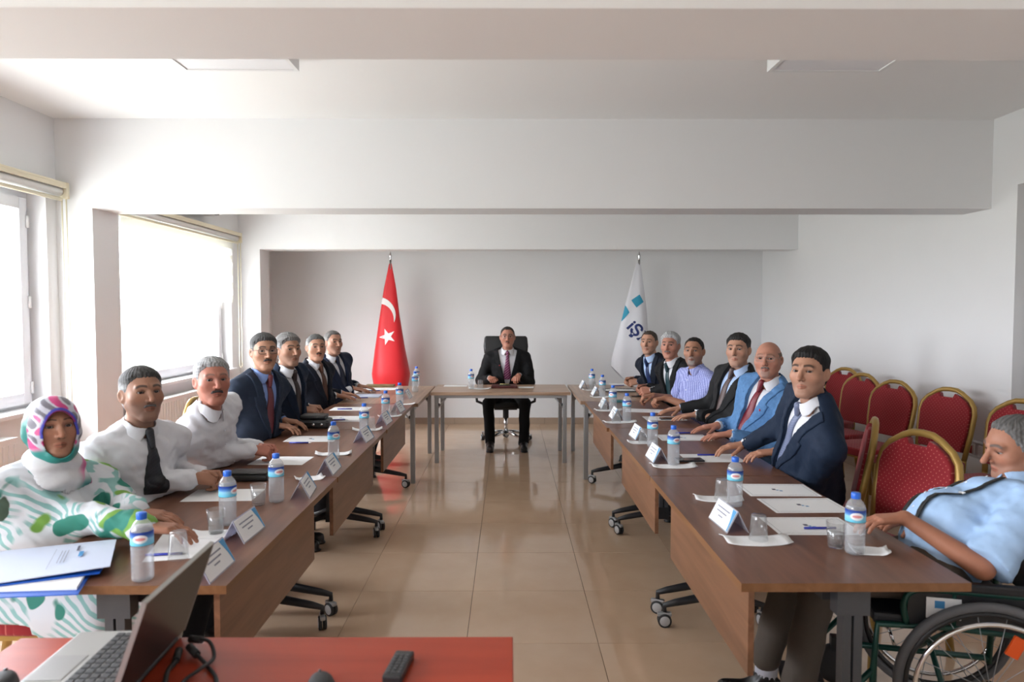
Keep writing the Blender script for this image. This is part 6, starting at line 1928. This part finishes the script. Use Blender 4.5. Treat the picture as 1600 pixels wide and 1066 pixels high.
def ribbon(pts, nrmv, wd, t):
    vs, fs = [], []
    for i, p in enumerate(pts):
        a = pts[max(0, i - 1)]; b = pts[min(len(pts) - 1, i + 1)]
        d = nrm(b - a); s = nrm(np.cross(d, nrmv))
        for q in (p - s * wd + nrmv * .002, p + s * wd + nrmv * .002, p + s * wd + nrmv * (.002 + t), p - s * wd + nrmv * (.002 + t)): vs.append(q)
    for i in range(len(pts) - 1):
        for k in range(4): fs.append((i * 4 + k, i * 4 + (k + 1) % 4, (i + 1) * 4 + (k + 1) % 4, (i + 1) * 4 + k))
    return np.array(vs), np.array(fs)
for s in (-1, 1):
    pts = [m7['front'](s * (.055 + .035 * k / 12), m7['L'] * (.05 + .83 * k / 12), m7['shirt']) + m7['T'].R[:, 1] * .003 for k in range(13)]
    V, Q = ribbon(pts, m7['T'].R[:, 1], .017, .003)
    b = link('brace_strap', np_mesh('brace_strap', V, Q, mat('black_elastic', (.012, .012, .011), .7)), m7['root'], -Vector(m7['root'].location))
    V, Q = ribbon([pts[7] + m7['T'].R[:, 1] * .003, pts[7] * .65 + pts[8] * .35 + m7['T'].R[:, 1] * .003], m7['T'].R[:, 1], .021, .004)
    link('buckle', np_mesh('buckle', V, Q, M_WHITE), b)
# socks of the wheelchair user
for (k, lg) in enumerate(((.985, 2.36), (1.0, 2.68))):
    MB().tube([(lg[0], lg[1], .10), (lg[0] + .02, lg[1] + .02, .22)], .043, 12).build('sock', mat('pale_grey_sock', (.55, .57, .65), .9), m7['root'], -Vector(m7['root'].location))
# wrist watch
for sp in PEOPLE:
    if 'watch' in sp:
        a = sp['_']['arms'][sp['watch']]; u = nrm(a['W'] - a['E']); c = a['W'] - u * .004; root = sp['_']['root']
        q = Vector(u.tolist()).to_track_quat('Z', 'Y').to_matrix().to_4x4()
        ML = Matrix.Translation(Vector(c.tolist()) - Vector(root.location)) @ q
        wo = MB().lathe([(.029, -.010), (.032, -.009), (.032, .009), (.029, .010)], 20).build('watch_strap', M_GREYM, root); wo.matrix_local = ML
        n = Vector((-a['n']).tolist()); p = Vector(c.tolist()) + n * .031
        dq = n.to_track_quat('Z', 'Y').to_matrix().to_4x4()
        wf = MB().lathe([(0, .006), (.017, .006), (.019, .004), (.019, -.004), (0, -.004)], 20).build('watch_face', M_CHROME, root); wf.matrix_local = Matrix.Translation(p - Vector(root.location)) @ dq
